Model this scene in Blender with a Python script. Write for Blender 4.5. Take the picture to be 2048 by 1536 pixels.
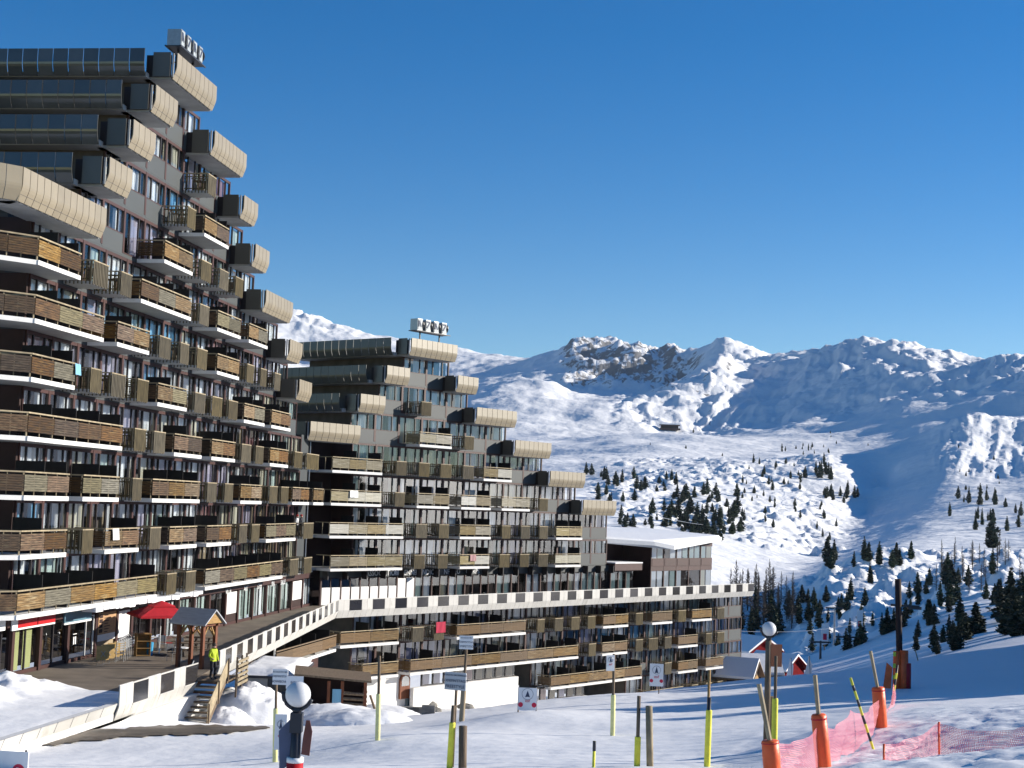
import bpy, bmesh, math, random
import numpy as np
from mathutils import Vector, Matrix, Euler, Quaternion
random.seed(11); RNG = np.random.default_rng(5)
SC = bpy.context.scene; COL = SC.collection
for o in list(bpy.data.objects): bpy.data.objects.remove(o)

# ------------------------------------------------------------------ camera, sky, sun, exposure
F = 3000.0; CX, CY = 1024.0, 768.0; ROLL = 0.036          # focal length and centre in pixels of a 2048 x 1536 frame
PITCH = math.atan((1009.0 - CY) / F)
FW = np.array([0, math.cos(PITCH), math.sin(PITCH)]); U0 = np.array([0, -math.sin(PITCH), math.cos(PITCH)]); R0 = np.array([1.0, 0, 0])
CR = R0 * math.cos(ROLL) + U0 * math.sin(ROLL); CU = U0 * math.cos(ROLL) - R0 * math.sin(ROLL)
cam = bpy.data.cameras.new('camera'); cam.sensor_width = 36; cam.lens = F / 2048 * 36; cam.clip_start = 0.5; cam.clip_end = 20000
camo = bpy.data.objects.new('camera', cam); COL.objects.link(camo)
camo.matrix_world = Matrix(((CR[0], CU[0], -FW[0], 0), (CR[1], CU[1], -FW[1], 0), (CR[2], CU[2], -FW[2], 0), (0, 0, 0, 1)))
SC.camera = camo
SUN_AZ, SUN_EL = math.radians(77), math.radians(19)
W = bpy.data.worlds.new('World'); SC.world = W; W.use_nodes = True
wn = W.node_tree; bg = wn.nodes['Background']
sky = wn.nodes.new('ShaderNodeTexSky'); sky.sky_type = 'NISHITA'; sky.sun_disc = False
sky.sun_elevation = SUN_EL; sky.sun_rotation = SUN_AZ; sky.altitude = 2100; sky.air_density = 1.0; sky.dust_density = 0.0; sky.ozone_density = 1.6
hsv = wn.nodes.new('ShaderNodeHueSaturation'); hsv.inputs['Saturation'].default_value = 1.52; hsv.inputs['Hue'].default_value = .507; wn.links.new(sky.outputs[0], hsv.inputs['Color']); wn.links.new(hsv.outputs[0], bg.inputs[0]); bg.inputs[1].default_value = 0.084
sl = bpy.data.lights.new('sun', 'SUN'); sl.energy = 5.0; sl.angle = math.radians(0.53); sl.color = (1.0, 0.93, 0.82)
so = bpy.data.objects.new('sun', sl); COL.objects.link(so)
SDIR = Vector((math.sin(SUN_AZ) * math.cos(SUN_EL), math.cos(SUN_AZ) * math.cos(SUN_EL), math.sin(SUN_EL)))
so.rotation_euler = SDIR.to_track_quat('Z', 'Y').to_euler()
SC.view_settings.view_transform = 'Standard'; SC.view_settings.look = 'None'
SC.view_settings.exposure = 0.70; SC.view_settings.gamma = 1.0
SC.render.engine = 'CYCLES'
SC.cycles.use_denoising = True
SC.cycles.max_bounces = 6; SC.cycles.diffuse_bounces = 3; SC.cycles.transparent_max_bounces = 12; SC.cycles.glossy_bounces = 3

def ray(x, y):
    v = FW * F + CR * (x - CX) - CU * (y - CY); return v / v[1]
def proj(p):
    c = p[0] * FW[0] + p[1] * FW[1] + p[2] * FW[2]
    return CX + F * (p[0] * CR[0] + p[1] * CR[1] + p[2] * CR[2]) / c, CY - F * (p[0] * CU[0] + p[1] * CU[1] + p[2] * CU[2]) / c
def atd(x, y, d): return Vector(ray(x, y) * d)
def atz(x, y, z):
    r = ray(x, y); return Vector(r * (z / r[2]))

# ------------------------------------------------------------------ mesh helpers
class MB:
    def __init__(s): s.v = []; s.f = []; s.m = []; s.mi = 0
    def add(s, vs, fs):
        n = len(s.v); s.v += [tuple(p) for p in vs]; s.f += [tuple(i + n for i in f) for f in fs]; s.m += [s.mi] * len(fs); return s
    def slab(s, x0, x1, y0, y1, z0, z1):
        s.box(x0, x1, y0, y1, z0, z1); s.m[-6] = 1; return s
    def box(s, x0, x1, y0, y1, z0, z1):
        return s.add([(x0,y0,z0),(x1,y0,z0),(x1,y1,z0),(x0,y1,z0),(x0,y0,z1),(x1,y0,z1),(x1,y1,z1),(x0,y1,z1)],
                     [(0,3,2,1),(4,5,6,7),(0,1,5,4),(1,2,6,5),(2,3,7,6),(3,0,4,7)])
    def bar(s, a, b, w, h=None, up=(0,0,1)):
        a = Vector(a); b = Vector(b); d = (b - a).normalized(); u = Vector(up)
        if abs(d.dot(u)) > .98: u = Vector((0,1,0))
        l = d.cross(u).normalized(); u = l.cross(d); h = h or w
        vs = []
        for p in (a, b):
            for i, j in ((-1,-1),(1,-1),(1,1),(-1,1)): vs.append(p + l * (i * w / 2) + u * (j * h / 2))
        return s.add(vs, [(0,3,2,1),(4,5,6,7),(0,1,5,4),(1,2,6,5),(2,3,7,6),(3,0,4,7)])
    def tube(s, pts, r, n=8, cap=True):
        pts = [Vector(p) for p in pts]; rs = r if isinstance(r, (list, tuple)) else [r] * len(pts); vs = []; fs = []
        for k, p in enumerate(pts):
            d = (pts[min(k+1, len(pts)-1)] - pts[max(k-1, 0)]).normalized()
            u = Vector((0,0,1)) if abs(d.z) < .9 else Vector((0,1,0))
            l = d.cross(u).normalized(); u = l.cross(d)
            for i in range(n):
                a = 2 * math.pi * i / n; vs.append(p + l * (math.cos(a) * rs[k]) + u * (math.sin(a) * rs[k]))
        for k in range(len(pts) - 1):
            for i in range(n): fs.append((k*n+i, k*n+(i+1) % n, (k+1)*n+(i+1) % n, (k+1)*n+i))
        if cap: fs.append(tuple(range(n-1, -1, -1))); fs.append(tuple((len(pts)-1)*n + i for i in range(n)))
        return s.add(vs, fs)
    def prism(s, poly, y0, y1):          # polygon in xz, extruded along y
        n = len(poly); vs = [(p[0], y0, p[1]) for p in poly] + [(p[0], y1, p[1]) for p in poly]
        fs = [tuple(range(n)), tuple(range(2*n-1, n-1, -1))] + [(i, i+n, (i+1) % n + n, (i+1) % n) for i in range(n)]
        return s.add(vs, fs)
    def plan(s, poly, z0, z1):           # polygon in xy (ccw), extruded along z
        n = len(poly); vs = [(p[0], p[1], z0) for p in poly] + [(p[0], p[1], z1) for p in poly]
        fs = [tuple(range(n-1, -1, -1)), tuple(range(n, 2*n))] + [(i, (i+1) % n, (i+1) % n + n, i+n) for i in range(n)]
        return s.add(vs, fs)
    def ball(s, c, r, n=10, m=7, sx=1, sy=1, sz=1):
        vs = [(c[0], c[1], c[2] + r*sz)]
        for j in range(1, m):
            t = math.pi * j / m
            for i in range(n):
                a = 2*math.pi*i/n; vs.append((c[0]+r*sx*math.sin(t)*math.cos(a), c[1]+r*sy*math.sin(t)*math.sin(a), c[2]+r*sz*math.cos(t)))
        vs.append((c[0], c[1], c[2]-r*sz)); fs = [(0, 1+i, 1+(i+1) % n) for i in range(n)]
        for j in range(m-2):
            for i in range(n): fs.append((1+j*n+i, 1+(j+1)*n+i, 1+(j+1)*n+(i+1) % n, 1+j*n+(i+1) % n))
        L = len(vs)-1; fs += [(L, 1+(m-2)*n+(i+1) % n, 1+(m-2)*n+i) for i in range(n)]
        return s.add(vs, fs)
    def mesh(s, name, smooth=False):
        me = bpy.data.meshes.new(name); me.from_pydata(s.v, [], s.f)
        if any(s.m): me.polygons.foreach_set('material_index', s.m)
        if smooth: me.polygons.foreach_set('use_smooth', [True] * len(me.polygons))
        me.update(); return me

def mk(name, me, mat=None, parent=None, loc=(0,0,0), rz=0.0, scale=None, rot=None):
    o = bpy.data.objects.new(name, me); COL.objects.link(o)
    o.location = loc
    if rot is not None: o.rotation_euler = rot
    elif rz: o.rotation_euler = (0, 0, rz)
    if scale is not None: o.scale = scale
    if parent is not None: o.parent = parent
    if mat is not None and me is not None:
        ms = mat if isinstance(mat, (list, tuple)) else [mat]
        if len(me.materials) == 0:
            for m in ms: me.materials.append(m)
        elif me.materials[0] != ms[0]:
            o.material_slots[0].link = 'OBJECT'; o.material_slots[0].material = ms[0]
    return o
def tag(o, label, cat, group=None):
    o['label'] = label; o['category'] = cat; o['kind'] = 'thing'
    if group: o['group'] = group
    return o
def struct(o, kind='structure'): o['kind'] = kind; return o
def thing(name, label, cat, loc=(0,0,0), rz=0.0, group=None):
    return tag(mk(name, None, None, None, loc, rz), label, cat, group)

# ------------------------------------------------------------------ materials
def mat(name, col, rough=.7, var=.15, vscale=3.0, stretch=(1,1,1), bump=0.0, bscale=20.0, metal=0.0, rnd=0.0, hue=0.0, spec=.4, coat=0.0, streak=None, emit=None):
    m = bpy.data.materials.new(name); m.use_nodes = True; nt = m.node_tree; N = nt.nodes; L = nt.links
    b = N['Principled BSDF']; b.inputs['Roughness'].default_value = rough; b.inputs['Metallic'].default_value = metal
    b.inputs['Specular IOR Level'].default_value = spec; b.inputs['Coat Weight'].default_value = coat
    tc = N.new('ShaderNodeTexCoord'); mp = N.new('ShaderNodeMapping'); mp.inputs['Scale'].default_value = stretch
    L.new(tc.outputs['Object'], mp.inputs[0])
    vec = mp.outputs[0]
    if rnd or hue or streak:
        oi = N.new('ShaderNodeObjectInfo'); va = N.new('ShaderNodeVectorMath'); va.operation = 'MULTIPLY_ADD'
        cb = N.new('ShaderNodeCombineXYZ'); L.new(oi.outputs['Random'], cb.inputs[0]); L.new(oi.outputs['Random'], cb.inputs[2])
        va.inputs[1].default_value = (1,1,1); L.new(vec, va.inputs[0]); sc_ = N.new('ShaderNodeVectorMath'); sc_.operation = 'SCALE'; sc_.inputs['Scale'].default_value = 37.0
        L.new(cb.outputs[0], sc_.inputs[0]); L.new(sc_.outputs[0], va.inputs[2]); vec = va.outputs[0]
    nz = N.new('ShaderNodeTexNoise'); nz.inputs['Scale'].default_value = vscale; nz.inputs['Detail'].default_value = 5; L.new(vec, nz.inputs['Vector'])
    rp = N.new('ShaderNodeValToRGB'); c = Vector(col[:3])
    rp.color_ramp.elements[0].position = .3; rp.color_ramp.elements[1].position = .7
    rp.color_ramp.elements[0].color = (*[x * (1 - var) for x in c], 1); rp.color_ramp.elements[1].color = (*[min(1, x * (1 + var)) for x in c], 1)
    L.new(nz.outputs['Fac'], rp.inputs[0]); out = rp.outputs[0]
    if streak:                                     # second colour in blotches (weathering)
        n2 = N.new('ShaderNodeTexNoise'); n2.inputs['Scale'].default_value = streak[1]; n2.inputs['Detail'].default_value = 3; L.new(vec, n2.inputs['Vector'])
        r2 = N.new('ShaderNodeValToRGB'); r2.color_ramp.elements[0].position = streak[2]; r2.color_ramp.elements[1].position = streak[2] + .2
        L.new(n2.outputs['Fac'], r2.inputs[0]); mx = N.new('ShaderNodeMix'); mx.data_type = 'RGBA'
        L.new(r2.outputs[0], mx.inputs[0]); L.new(out, mx.inputs[6]); mx.inputs[7].default_value = (*streak[0], 1); out = mx.outputs[2]
    if rnd or hue:
        hs = N.new('ShaderNodeHueSaturation'); L.new(out, hs.inputs['Color'])
        mr = N.new('ShaderNodeMapRange'); mr.inputs[3].default_value = 1 - rnd; mr.inputs[4].default_value = 1 + rnd; L.new(oi.outputs['Random'], mr.inputs[0]); L.new(mr.outputs[0], hs.inputs['Value'])
        if hue:
            wn_ = N.new('ShaderNodeTexWhiteNoise'); wn_.noise_dimensions = '1D'; L.new(oi.outputs['Random'], wn_.inputs['W'])
            mr2 = N.new('ShaderNodeMapRange'); mr2.inputs[3].default_value = 1 - hue; mr2.inputs[4].default_value = 1 + hue * .6; L.new(wn_.outputs['Value'], mr2.inputs[0]); L.new(mr2.outputs[0], hs.inputs['Saturation'])
        out = hs.outputs[0]
    L.new(out, b.inputs['Base Color'])
    if bump:
        nb = N.new('ShaderNodeTexNoise'); nb.inputs['Scale'].default_value = bscale; nb.inputs['Detail'].default_value = 4; L.new(vec, nb.inputs['Vector'])
        bp = N.new('ShaderNodeBump'); bp.inputs['Strength'].default_value = bump; bp.inputs['Distance'].default_value = .05; L.new(nb.outputs['Fac'], bp.inputs['Height']); L.new(bp.outputs[0], b.inputs['Normal'])
    if emit: b.inputs['Emission Color'].default_value = (*col[:3], 1); b.inputs['Emission Strength'].default_value = emit
    return m

def glass_mat(name, tint, refl):
    m = bpy.data.materials.new(name); m.use_nodes = True; N = m.node_tree.nodes; L = m.node_tree.links; N.clear()
    o = N.new('ShaderNodeOutputMaterial'); mx = N.new('ShaderNodeMixShader'); t = N.new('ShaderNodeBsdfTransparent'); g = N.new('ShaderNodeBsdfGlossy')
    t.inputs[0].default_value = (*tint, 1); g.inputs['Roughness'].default_value = .03; g.inputs[0].default_value = (.95,.97,1,1)
    lw = N.new('ShaderNodeLayerWeight'); lw.inputs[0].default_value = .25; ma = N.new('ShaderNodeMath'); ma.operation = 'MULTIPLY_ADD'; ma.inputs[1].default_value = .6; ma.inputs[2].default_value = refl
    ma.use_clamp = True
    L.new(lw.outputs['Fresnel'], ma.inputs[0]); L.new(ma.outputs[0], mx.inputs[0]); L.new(t.outputs[0], mx.inputs[1]); L.new(g.outputs[0], mx.inputs[2]); L.new(mx.outputs[0], o.inputs[0])
    tc = N.new('ShaderNodeTexCoord'); nz = N.new('ShaderNodeTexNoise'); nz.inputs['Scale'].default_value = 1.3; bp = N.new('ShaderNodeBump'); bp.inputs['Strength'].default_value = .06; bp.inputs['Distance'].default_value = .1
    L.new(tc.outputs['Object'], nz.inputs['Vector']); L.new(nz.outputs['Fac'], bp.inputs['Height']); L.new(bp.outputs[0], g.inputs['Normal'])
    return m

MT = {}
MT['soffit'] = mat('shaded_soffit', (.30,.30,.29), .85, .1, 1.0)  # slab undersides, greyer than the slab with their shade put into the colour
MT['concrete_white'] = mat('concrete_white', (.66,.65,.63), .75, .06, 1.2, bump=.15, bscale=8, streak=((.5,.48,.44), .9, .62))
MT['concrete_grey'] = mat('concrete_grey', (.36,.36,.35), .85, .12, 1.5, bump=.3, bscale=12)
MT['beige_shade_gloss'] = mat('shaded_gloss_enamel', (.085,.083,.076), .11, .12, .6, rnd=.2, spec=.7, bump=.10, bscale=1.1)  # glossy copy of beige for camera-facing long fronts, shade put into the colour
MT['beige_shade'] = mat('shaded_beige_enamel', (.085,.078,.064), .3, .12, .6, rnd=.1, spec=.5)  # darker copy of beige for end panels and far fronts, shade painted in
MT['beige'] = mat('beige_enamel', (.27,.225,.155), .38, .07, .8, rnd=.05, spec=.5, bump=.05, bscale=3)
MT['white_panel'] = mat('white_panel', (.50,.485,.45), .5, .06, 1.0, rnd=.06, streak=((.33,.31,.26), 1.2, .58))
MT['wood_a'] = mat('weathered_plank', (.078,.038,.011), .75, .9, 3.2, (1.2,1.2,7), rnd=.5, hue=.35, bump=.3, bscale=10, streak=((.19,.135,.06), 1.7, .57))
MT['wood_b'] = mat('bleached_plank', (.23,.195,.115), .75, .4, 2.4, (.9,.9,8), rnd=.38, hue=.5, bump=.3, bscale=10, streak=((.46,.43,.36), 1.2, .55))
MT['wood_a2'] = mat('golden_plank', (.150,.088,.028), .75, .75, 3.0, (1.2,1.2,7), rnd=.35, hue=.3, bump=.3, bscale=10, streak=((.28,.23,.13), 1.5, .55))
MT['wood_a3'] = mat('greyed_plank', (.120,.103,.058), .8, .6, 3.0, (1.2,1.2,7), rnd=.35, hue=.5, bump=.3, bscale=10, streak=((.055,.034,.014), 1.7, .58))
MT['wood_b2'] = mat('white_bleached_plank', (.42,.40,.33), .8, .25, 2.4, (.9,.9,8), rnd=.2, hue=.4, bump=.3, bscale=10, streak=((.26,.20,.11), 1.3, .6))
MT['wood_b3'] = mat('ochre_plank', (.20,.15,.065), .75, .5, 2.6, (.9,.9,8), rnd=.3, hue=.3, bump=.3, bscale=10, streak=((.38,.34,.24), 1.3, .57))
WOODS = {'wood_a': ['wood_a','wood_a','wood_a2','wood_a2','wood_a3'], 'wood_b': ['wood_b','wood_b2','wood_b','wood_b3'], 'wood_c': ['wood_c','wood_c','wood_a2']}
MT['wood_c'] = mat('stained_plank', (.12,.068,.024), .7, .45, 2.2, (.5,.5,9), rnd=.2, hue=.2, bump=.3, bscale=10)
MT['slat'] = mat('slat_wood', (.085,.066,.032), .8, .45, 3, (6,6,.6), rnd=.2, hue=.3)
MT['rail'] = mat('rail_wood', (.30,.24,.15), .7, .3, 3, rnd=.15)
MT['brown'] = mat('brown_paint', (.052,.019,.016), .55, .15, 2, rnd=.12)
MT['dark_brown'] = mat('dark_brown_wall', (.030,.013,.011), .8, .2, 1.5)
MT['mullion'] = mat('dark_mullion', (.018,.014,.016), .5, .1, 2)
MT['spandrel'] = mat('grey_spandrel', (.046,.053,.055), .6, .08, .7, rnd=.08, spec=.5)
MT['black'] = mat('black_canvas', (.010,.008,.008), .8, .3, 4)
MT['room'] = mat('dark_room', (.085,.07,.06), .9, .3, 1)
MT['glass'] = glass_mat('window_glass', (.86,.90,.93), .09)
MT['glass_dark'] = glass_mat('dark_glass', (.18,.20,.24), .22)
for k, c in (('white',(.80,.80,.79)), ('cream',(.62,.58,.46)), ('lilac',(.50,.46,.54)), ('blue',(.20,.42,.58)), ('sage',(.54,.62,.57)), ('tan',(.33,.26,.17)), ('rose',(.38,.22,.22)), ('red',(.35,.02,.05))):
    MT['cur_' + k] = mat('curtain_' + k, c, .9, .12, 4, (6,6,.4))
MT['metal'] = mat('galvanised_metal', (.34,.35,.36), .4, .1, 4, metal=.7)
MT['dark_metal'] = mat('dark_metal', (.025,.027,.035), .45, .15, 4)
MT['yellow'] = mat('yellow_foam', (.80,.74,.07), .7, .12, 5, bump=.2, bscale=30)
MT['pale_yellow'] = mat('faded_yellow_foam', (.76,.72,.32), .75, .1, 5, bump=.2, bscale=30)
MT['post_wood'] = mat('post_wood', (.16,.115,.075), .85, .4, 3, (6,6,.5), bump=.3, rnd=.2)
MT['bright_wood'] = mat('larch_wood', (.34,.20,.07), .75, .3, 3, (1,1,8), bump=.2)
MT['red_wood'] = mat('red_stained_wood', (.16,.05,.02), .7, .3, 3, (6,6,.7))
MT['orange'] = mat('orange_padding', (.88,.13,.03), .45, .12, 3, bump=.25, bscale=8, rnd=.1)
MT['red'] = mat('red_paint', (.45,.012,.015), .4, .12, 3)
MT['shaded_red'] = mat('shaded_red_paint', (.15,.006,.008), .9, .15, 2, spec=.1)  # chalet red, darkened so the colour carries the valley shade
MT['red_cloth'] = mat('red_canvas', (.50,.012,.022), .8, .08, 5)
MT['white_paint'] = mat('white_paint', (.78,.78,.77), .5, .04, 3)
MT['white_wall'] = mat('white_render', (.74,.72,.68), .9, .06, .6, bump=.25, bscale=14, streak=((.56,.54,.5), .35, .6))
MT['globe'] = mat('opal_globe', (.66,.66,.66), .25, .03, 2, spec=.5)
MT['asphalt'] = mat('wet_asphalt', (.115,.09,.065), .55, .45, .7, bump=.4, bscale=6, streak=((.34,.31,.27), .45, .6))
MT['deck'] = mat('terrace_deck', (.155,.125,.095), .8, .25, .8, bump=.3, bscale=10)
MT['text'] = mat('lettering_dark', (.03,.045,.09), .6, .05)
MT['text_red'] = mat('lettering_red', (.6,.02,.06), .6, .05)
MT['text_white'] = mat('lettering_white', (.85,.86,.86), .6, .05)
MT['blue'] = mat('blue_plastic', (.04,.30,.55), .5, .1)
MT['teal'] = mat('teal_sign', (.10,.20,.26), .5, .4, 1.5)
MT['menu'] = mat('menu_board', (.42,.25,.13), .7, .2, 6)
MT['roof_metal'] = mat('zinc_roof', (.36,.38,.41), .5, .12, 2, (1,6,1), metal=.3)
MT['bark'] = mat('bark', (.055,.04,.03), .9, .3, 4)
MT['needle'] = mat('pine_needles', (.028,.044,.024), .85, .45, 3, rnd=.4, hue=.3)
MT['larch'] = mat('larch_twigs', (.062,.047,.038), .9, .4, 3, rnd=.35)
MT['stone'] = mat('stone', (.2,.19,.17), .9, .4, 2, bump=.5, bscale=5)
MT['skin'] = mat('skin', (.45,.27,.19), .6, .05)

def snow_mat(name, rock=False, fine=1.0):
    m = bpy.data.materials.new(name); m.use_nodes = True; N = m.node_tree.nodes; L = m.node_tree.links; b = N['Principled BSDF']
    b.inputs['Roughness'].default_value = .65; b.inputs['Specular IOR Level'].default_value = .25
    tc = N.new('ShaderNodeTexCoord')
    def noise(s, d=6, st=None):
        n = N.new('ShaderNodeTexNoise'); n.inputs['Scale'].default_value = s; n.inputs['Detail'].default_value = d
        if st: mp = N.new('ShaderNodeMapping'); mp.inputs['Scale'].default_value = st; L.new(tc.outputs['Object'], mp.inputs[0]); L.new(mp.outputs[0], n.inputs['Vector'])
        else: L.new(tc.outputs['Object'], n.inputs['Vector'])
        return n
    rp = N.new('ShaderNodeValToRGB'); rp.color_ramp.elements[0].color = (.82,.82,.825,1); rp.color_ramp.elements[1].color = (.90,.895,.885,1)
    L.new(noise(.25 * fine).outputs['Fac'], rp.inputs[0]); col = rp.outputs[0]
    if rock:
        at = N.new('ShaderNodeAttribute'); at.attribute_name = 'rock'
        ge = N.new('ShaderNodeNewGeometry'); sx = N.new('ShaderNodeSeparateXYZ'); L.new(ge.outputs['Normal'], sx.inputs[0])
        n1 = noise(.02, 12); n2 = noise(.09, 9, (1,1,.4))
        a1 = N.new('ShaderNodeMath'); a1.operation = 'MULTIPLY_ADD'; a1.inputs[1].default_value = -1.1; a1.inputs[2].default_value = .62; L.new(sx.outputs[2], a1.inputs[0])   # steepness
        a2 = N.new('ShaderNodeMath'); a2.operation = 'MULTIPLY_ADD'; a2.inputs[1].default_value = .65; L.new(n1.outputs['Fac'], a2.inputs[0]); L.new(a1.outputs[0], a2.inputs[2])
        a3 = N.new('ShaderNodeMath'); a3.operation = 'MULTIPLY_ADD'; a3.inputs[1].default_value = 1.0; L.new(n2.outputs['Fac'], a3.inputs[0]); L.new(a2.outputs[0], a3.inputs[2])
        a4 = N.new('ShaderNodeMath'); a4.operation = 'MULTIPLY_ADD'; a4.inputs[1].default_value = .85; L.new(at.outputs['Fac'], a4.inputs[0]); L.new(a3.outputs[0], a4.inputs[2])
        r2 = N.new('ShaderNodeValToRGB'); r2.color_ramp.elements[0].position = .99; r2.color_ramp.elements[1].position = 1.0
        mr = N.new('ShaderNodeMapRange'); mr.inputs[1].default_value = 1.0; mr.inputs[2].default_value = 1.12; L.new(a4.outputs[0], mr.inputs[0])
        rk = N.new('ShaderNodeValToRGB'); rk.color_ramp.elements[0].color = (.085,.088,.095,1); rk.color_ramp.elements[1].color = (.25,.24,.235,1); L.new(n2.outputs['Fac'], rk.inputs[0])
        mx = N.new('ShaderNodeMix'); mx.data_type = 'RGBA'; L.new(mr.outputs[0], mx.inputs[0]); L.new(col, mx.inputs[6]); L.new(rk.outputs[0], mx.inputs[7]); col = mx.outputs[2]
    L.new(col, b.inputs['Base Color'])
    bp = N.new('ShaderNodeBump'); bp2 = N.new('ShaderNodeBump')
    if rock:
        bp.inputs['Strength'].default_value = .8; bp.inputs['Distance'].default_value = 4.0; L.new(noise(.035, 12).outputs['Fac'], bp.inputs['Height'])
        bp2.inputs['Strength'].default_value = .6; bp2.inputs['Distance'].default_value = 1.0; L.new(noise(.22, 8).outputs['Fac'], bp2.inputs['Height']); L.new(bp.outputs[0], bp2.inputs['Normal']); L.new(bp2.outputs[0], b.inputs['Normal'])
    else:
        bp.inputs['Strength'].default_value = .35; bp.inputs['Distance'].default_value = .12; L.new(noise(1.1, 6).outputs['Fac'], bp.inputs['Height'])
        bp2.inputs['Strength'].default_value = .3; bp2.inputs['Distance'].default_value = .05; L.new(noise(6, 4, (.6,1.6,1)).outputs['Fac'], bp2.inputs['Height']); L.new(bp.outputs[0], bp2.inputs['Normal']); L.new(bp2.outputs[0], b.inputs['Normal'])
    return m
MT['snow'] = snow_mat('piste_snow'); MT['far_snow'] = snow_mat('mountain_snow', True, .1)

def net_mat():
    m = bpy.data.materials.new('safety_net'); m.use_nodes = True; N = m.node_tree.nodes; L = m.node_tree.links; b = N['Principled BSDF']
    b.inputs['Base Color'].default_value = (.72,.20,.25,1); b.inputs['Roughness'].default_value = .6
    tc = N.new('ShaderNodeTexCoord'); sx = N.new('ShaderNodeSeparateXYZ'); L.new(tc.outputs['UV'], sx.inputs[0]); outs = []
    for k in (0, 1):
        a = N.new('ShaderNodeMath'); a.operation = 'FRACT'; mu = N.new('ShaderNodeMath'); mu.operation = 'MULTIPLY'; mu.inputs[1].default_value = 30.0
        L.new(sx.outputs[k], mu.inputs[0]); L.new(mu.outputs[0], a.inputs[0]); c = N.new('ShaderNodeMath'); c.operation = 'LESS_THAN'; c.inputs[1].default_value = .26; L.new(a.outputs[0], c.inputs[0]); outs.append(c)
    mxx = N.new('ShaderNodeMath'); mxx.operation = 'MAXIMUM'; L.new(outs[0].outputs[0], mxx.inputs[0]); L.new(outs[1].outputs[0], mxx.inputs[1]); L.new(mxx.outputs[0], b.inputs['Alpha'])
    return m
MT['net'] = net_mat()

# ------------------------------------------------------------------ terrain
_perm = RNG.permutation(512); _perm = np.concatenate([_perm, _perm]); _g = RNG.normal(size=(512, 2)); _g /= np.linalg.norm(_g, axis=1)[:, None]
def perlin(x, y):
    xi = np.floor(x).astype(int); yi = np.floor(y).astype(int); xf = x - xi; yf = y - yi
    u = xf*xf*xf*(xf*(xf*6-15)+10); v = yf*yf*yf*(yf*(yf*6-15)+10)
    def g(i, j):
        h = _perm[(_perm[(xi+i) & 511] + yi + j) & 511]; return _g[h, 0]*(xf-i) + _g[h, 1]*(yf-j)
    a = g(0,0)*(1-u) + g(1,0)*u; b = g(0,1)*(1-u) + g(1,1)*u
    return (a*(1-v) + b*v) * 1.5
def fbm(x, y, o=4, ridged=False):
    s = 0; a = 1; t = 0
    for k in range(o):
        n = perlin(x*2**k + 17.3*k, y*2**k - 9.1*k); s = s + a*((1 - 2*np.abs(n)) if ridged else n); t += a; a *= .5
    return s / t
def sstep(a, b, x):
    t = np.clip((x - a) / (b - a), 0, 1); return t*t*(3-2*t)

# near ground: slope falling away from the camera, controlled by surveyed points (pixel, pixel, depth)
_np = [(0,1500,55),(130,1502,55),(240,1457,62),(410,1447,70.4),(330,1452,66),(0,1482,58.5),(480,1440,77),(550,1525,50),(755,1482,52),(650,1443,98),(760,1424,110),(880,1424,116),(1000,1420,119),(600,1440,90),
 (1225,1472,55),(1755,1460,45),(1540,1512,43),(700,1536,38),(300,1536,40),(0,1536,42),(1024,1536,36),(1300,1536,36),(1700,1536,33),(2048,1500,30),(1060,1424,66),(925,1442,66),
 (1180,1391,85),(1300,1388,84),(1450,1376,86),(1600,1352,92),(1750,1334,105),(1900,1308,125),(2048,1281,150),(1180,1430,66),(1500,1430,62),(1800,1400,68),(2048,1380,75),(1100,1405,90)]
_nw = [(-20,75,-10.4),(-25,60,-9.9),(-40,60,-9.9),(-30,90,-11.5),(2,128,-17.2),(9,140,-18.6),(20,160,-20.8),(28,180,-22),(36,205,-23),(45,240,-24),(20,240,-24),(0,200,-23),(-20,150,-19),(-30,240,-24),(60,190,-14),(70,240,-14),(90,200,-11),(58,168,-12.2),(100,120,-4),(60,60,-1.5),(100,60,2),(160,60,6),(160,160,0),(160,240,-6),(0,5,-3.8),(-40,10,-7),(40,10,-1),(100,0,4),(-60,150,-19),(-60,0,-9),(-60,240,-24)]
_pts = np.array([list(ray(x, y) * d) for x, y, d in _np] + [list(p) for p in _nw])
_pl = lambda X, Y: -3.55 - .0844*Y + .0866*X
_A = np.abs(np.linalg.norm(_pts[:, None, :2] - _pts[None, :, :2], axis=2)) + 0.0
_w = np.linalg.solve(_A + 1e-6*np.eye(len(_pts)), _pts[:, 2] - _pl(_pts[:, 0], _pts[:, 1]))
def near_z(X, Y, rough=True):
    X = np.asarray(X, float); Y = np.asarray(Y, float); sh = X.shape; x = X.ravel(); y = Y.ravel(); z = _pl(x, y)
    for k in range(len(_pts)): z = z + _w[k]*np.sqrt((x - _pts[k, 0])**2 + (y - _pts[k, 1])**2 + 16.0)
    if rough:
        right = sstep(3, 11, x + .25*(40 - y))*sstep(60, 38, y)
        chop = np.maximum(fbm(x/1.1, y/1.5, 4, True) - .1, 0)
        track = np.sin((x*.35 + y)*5.2 + 2.5*perlin(x/9, y/9))*sstep(.15, .5, perlin(x/13 + 7, y/13))      # groomer combing in patches
        z = z + .10*fbm(x/7, y/7, 3) + right*(.14*chop + .06*fbm(x/.45, y/.45, 3)) + .025*fbm(x/.8, y/1.1, 3) + .008*track*sstep(80, 50, y)
    return z.reshape(sh)
_corr = near_z(_pts[:, 0], _pts[:, 1], False) - _pts[:, 2]
_w = _w - np.linalg.solve(np.sqrt(_A**2 + 16.0), _corr)
def gz(x, y): return float(near_z(np.array([x]), np.array([y]))[0])
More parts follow.
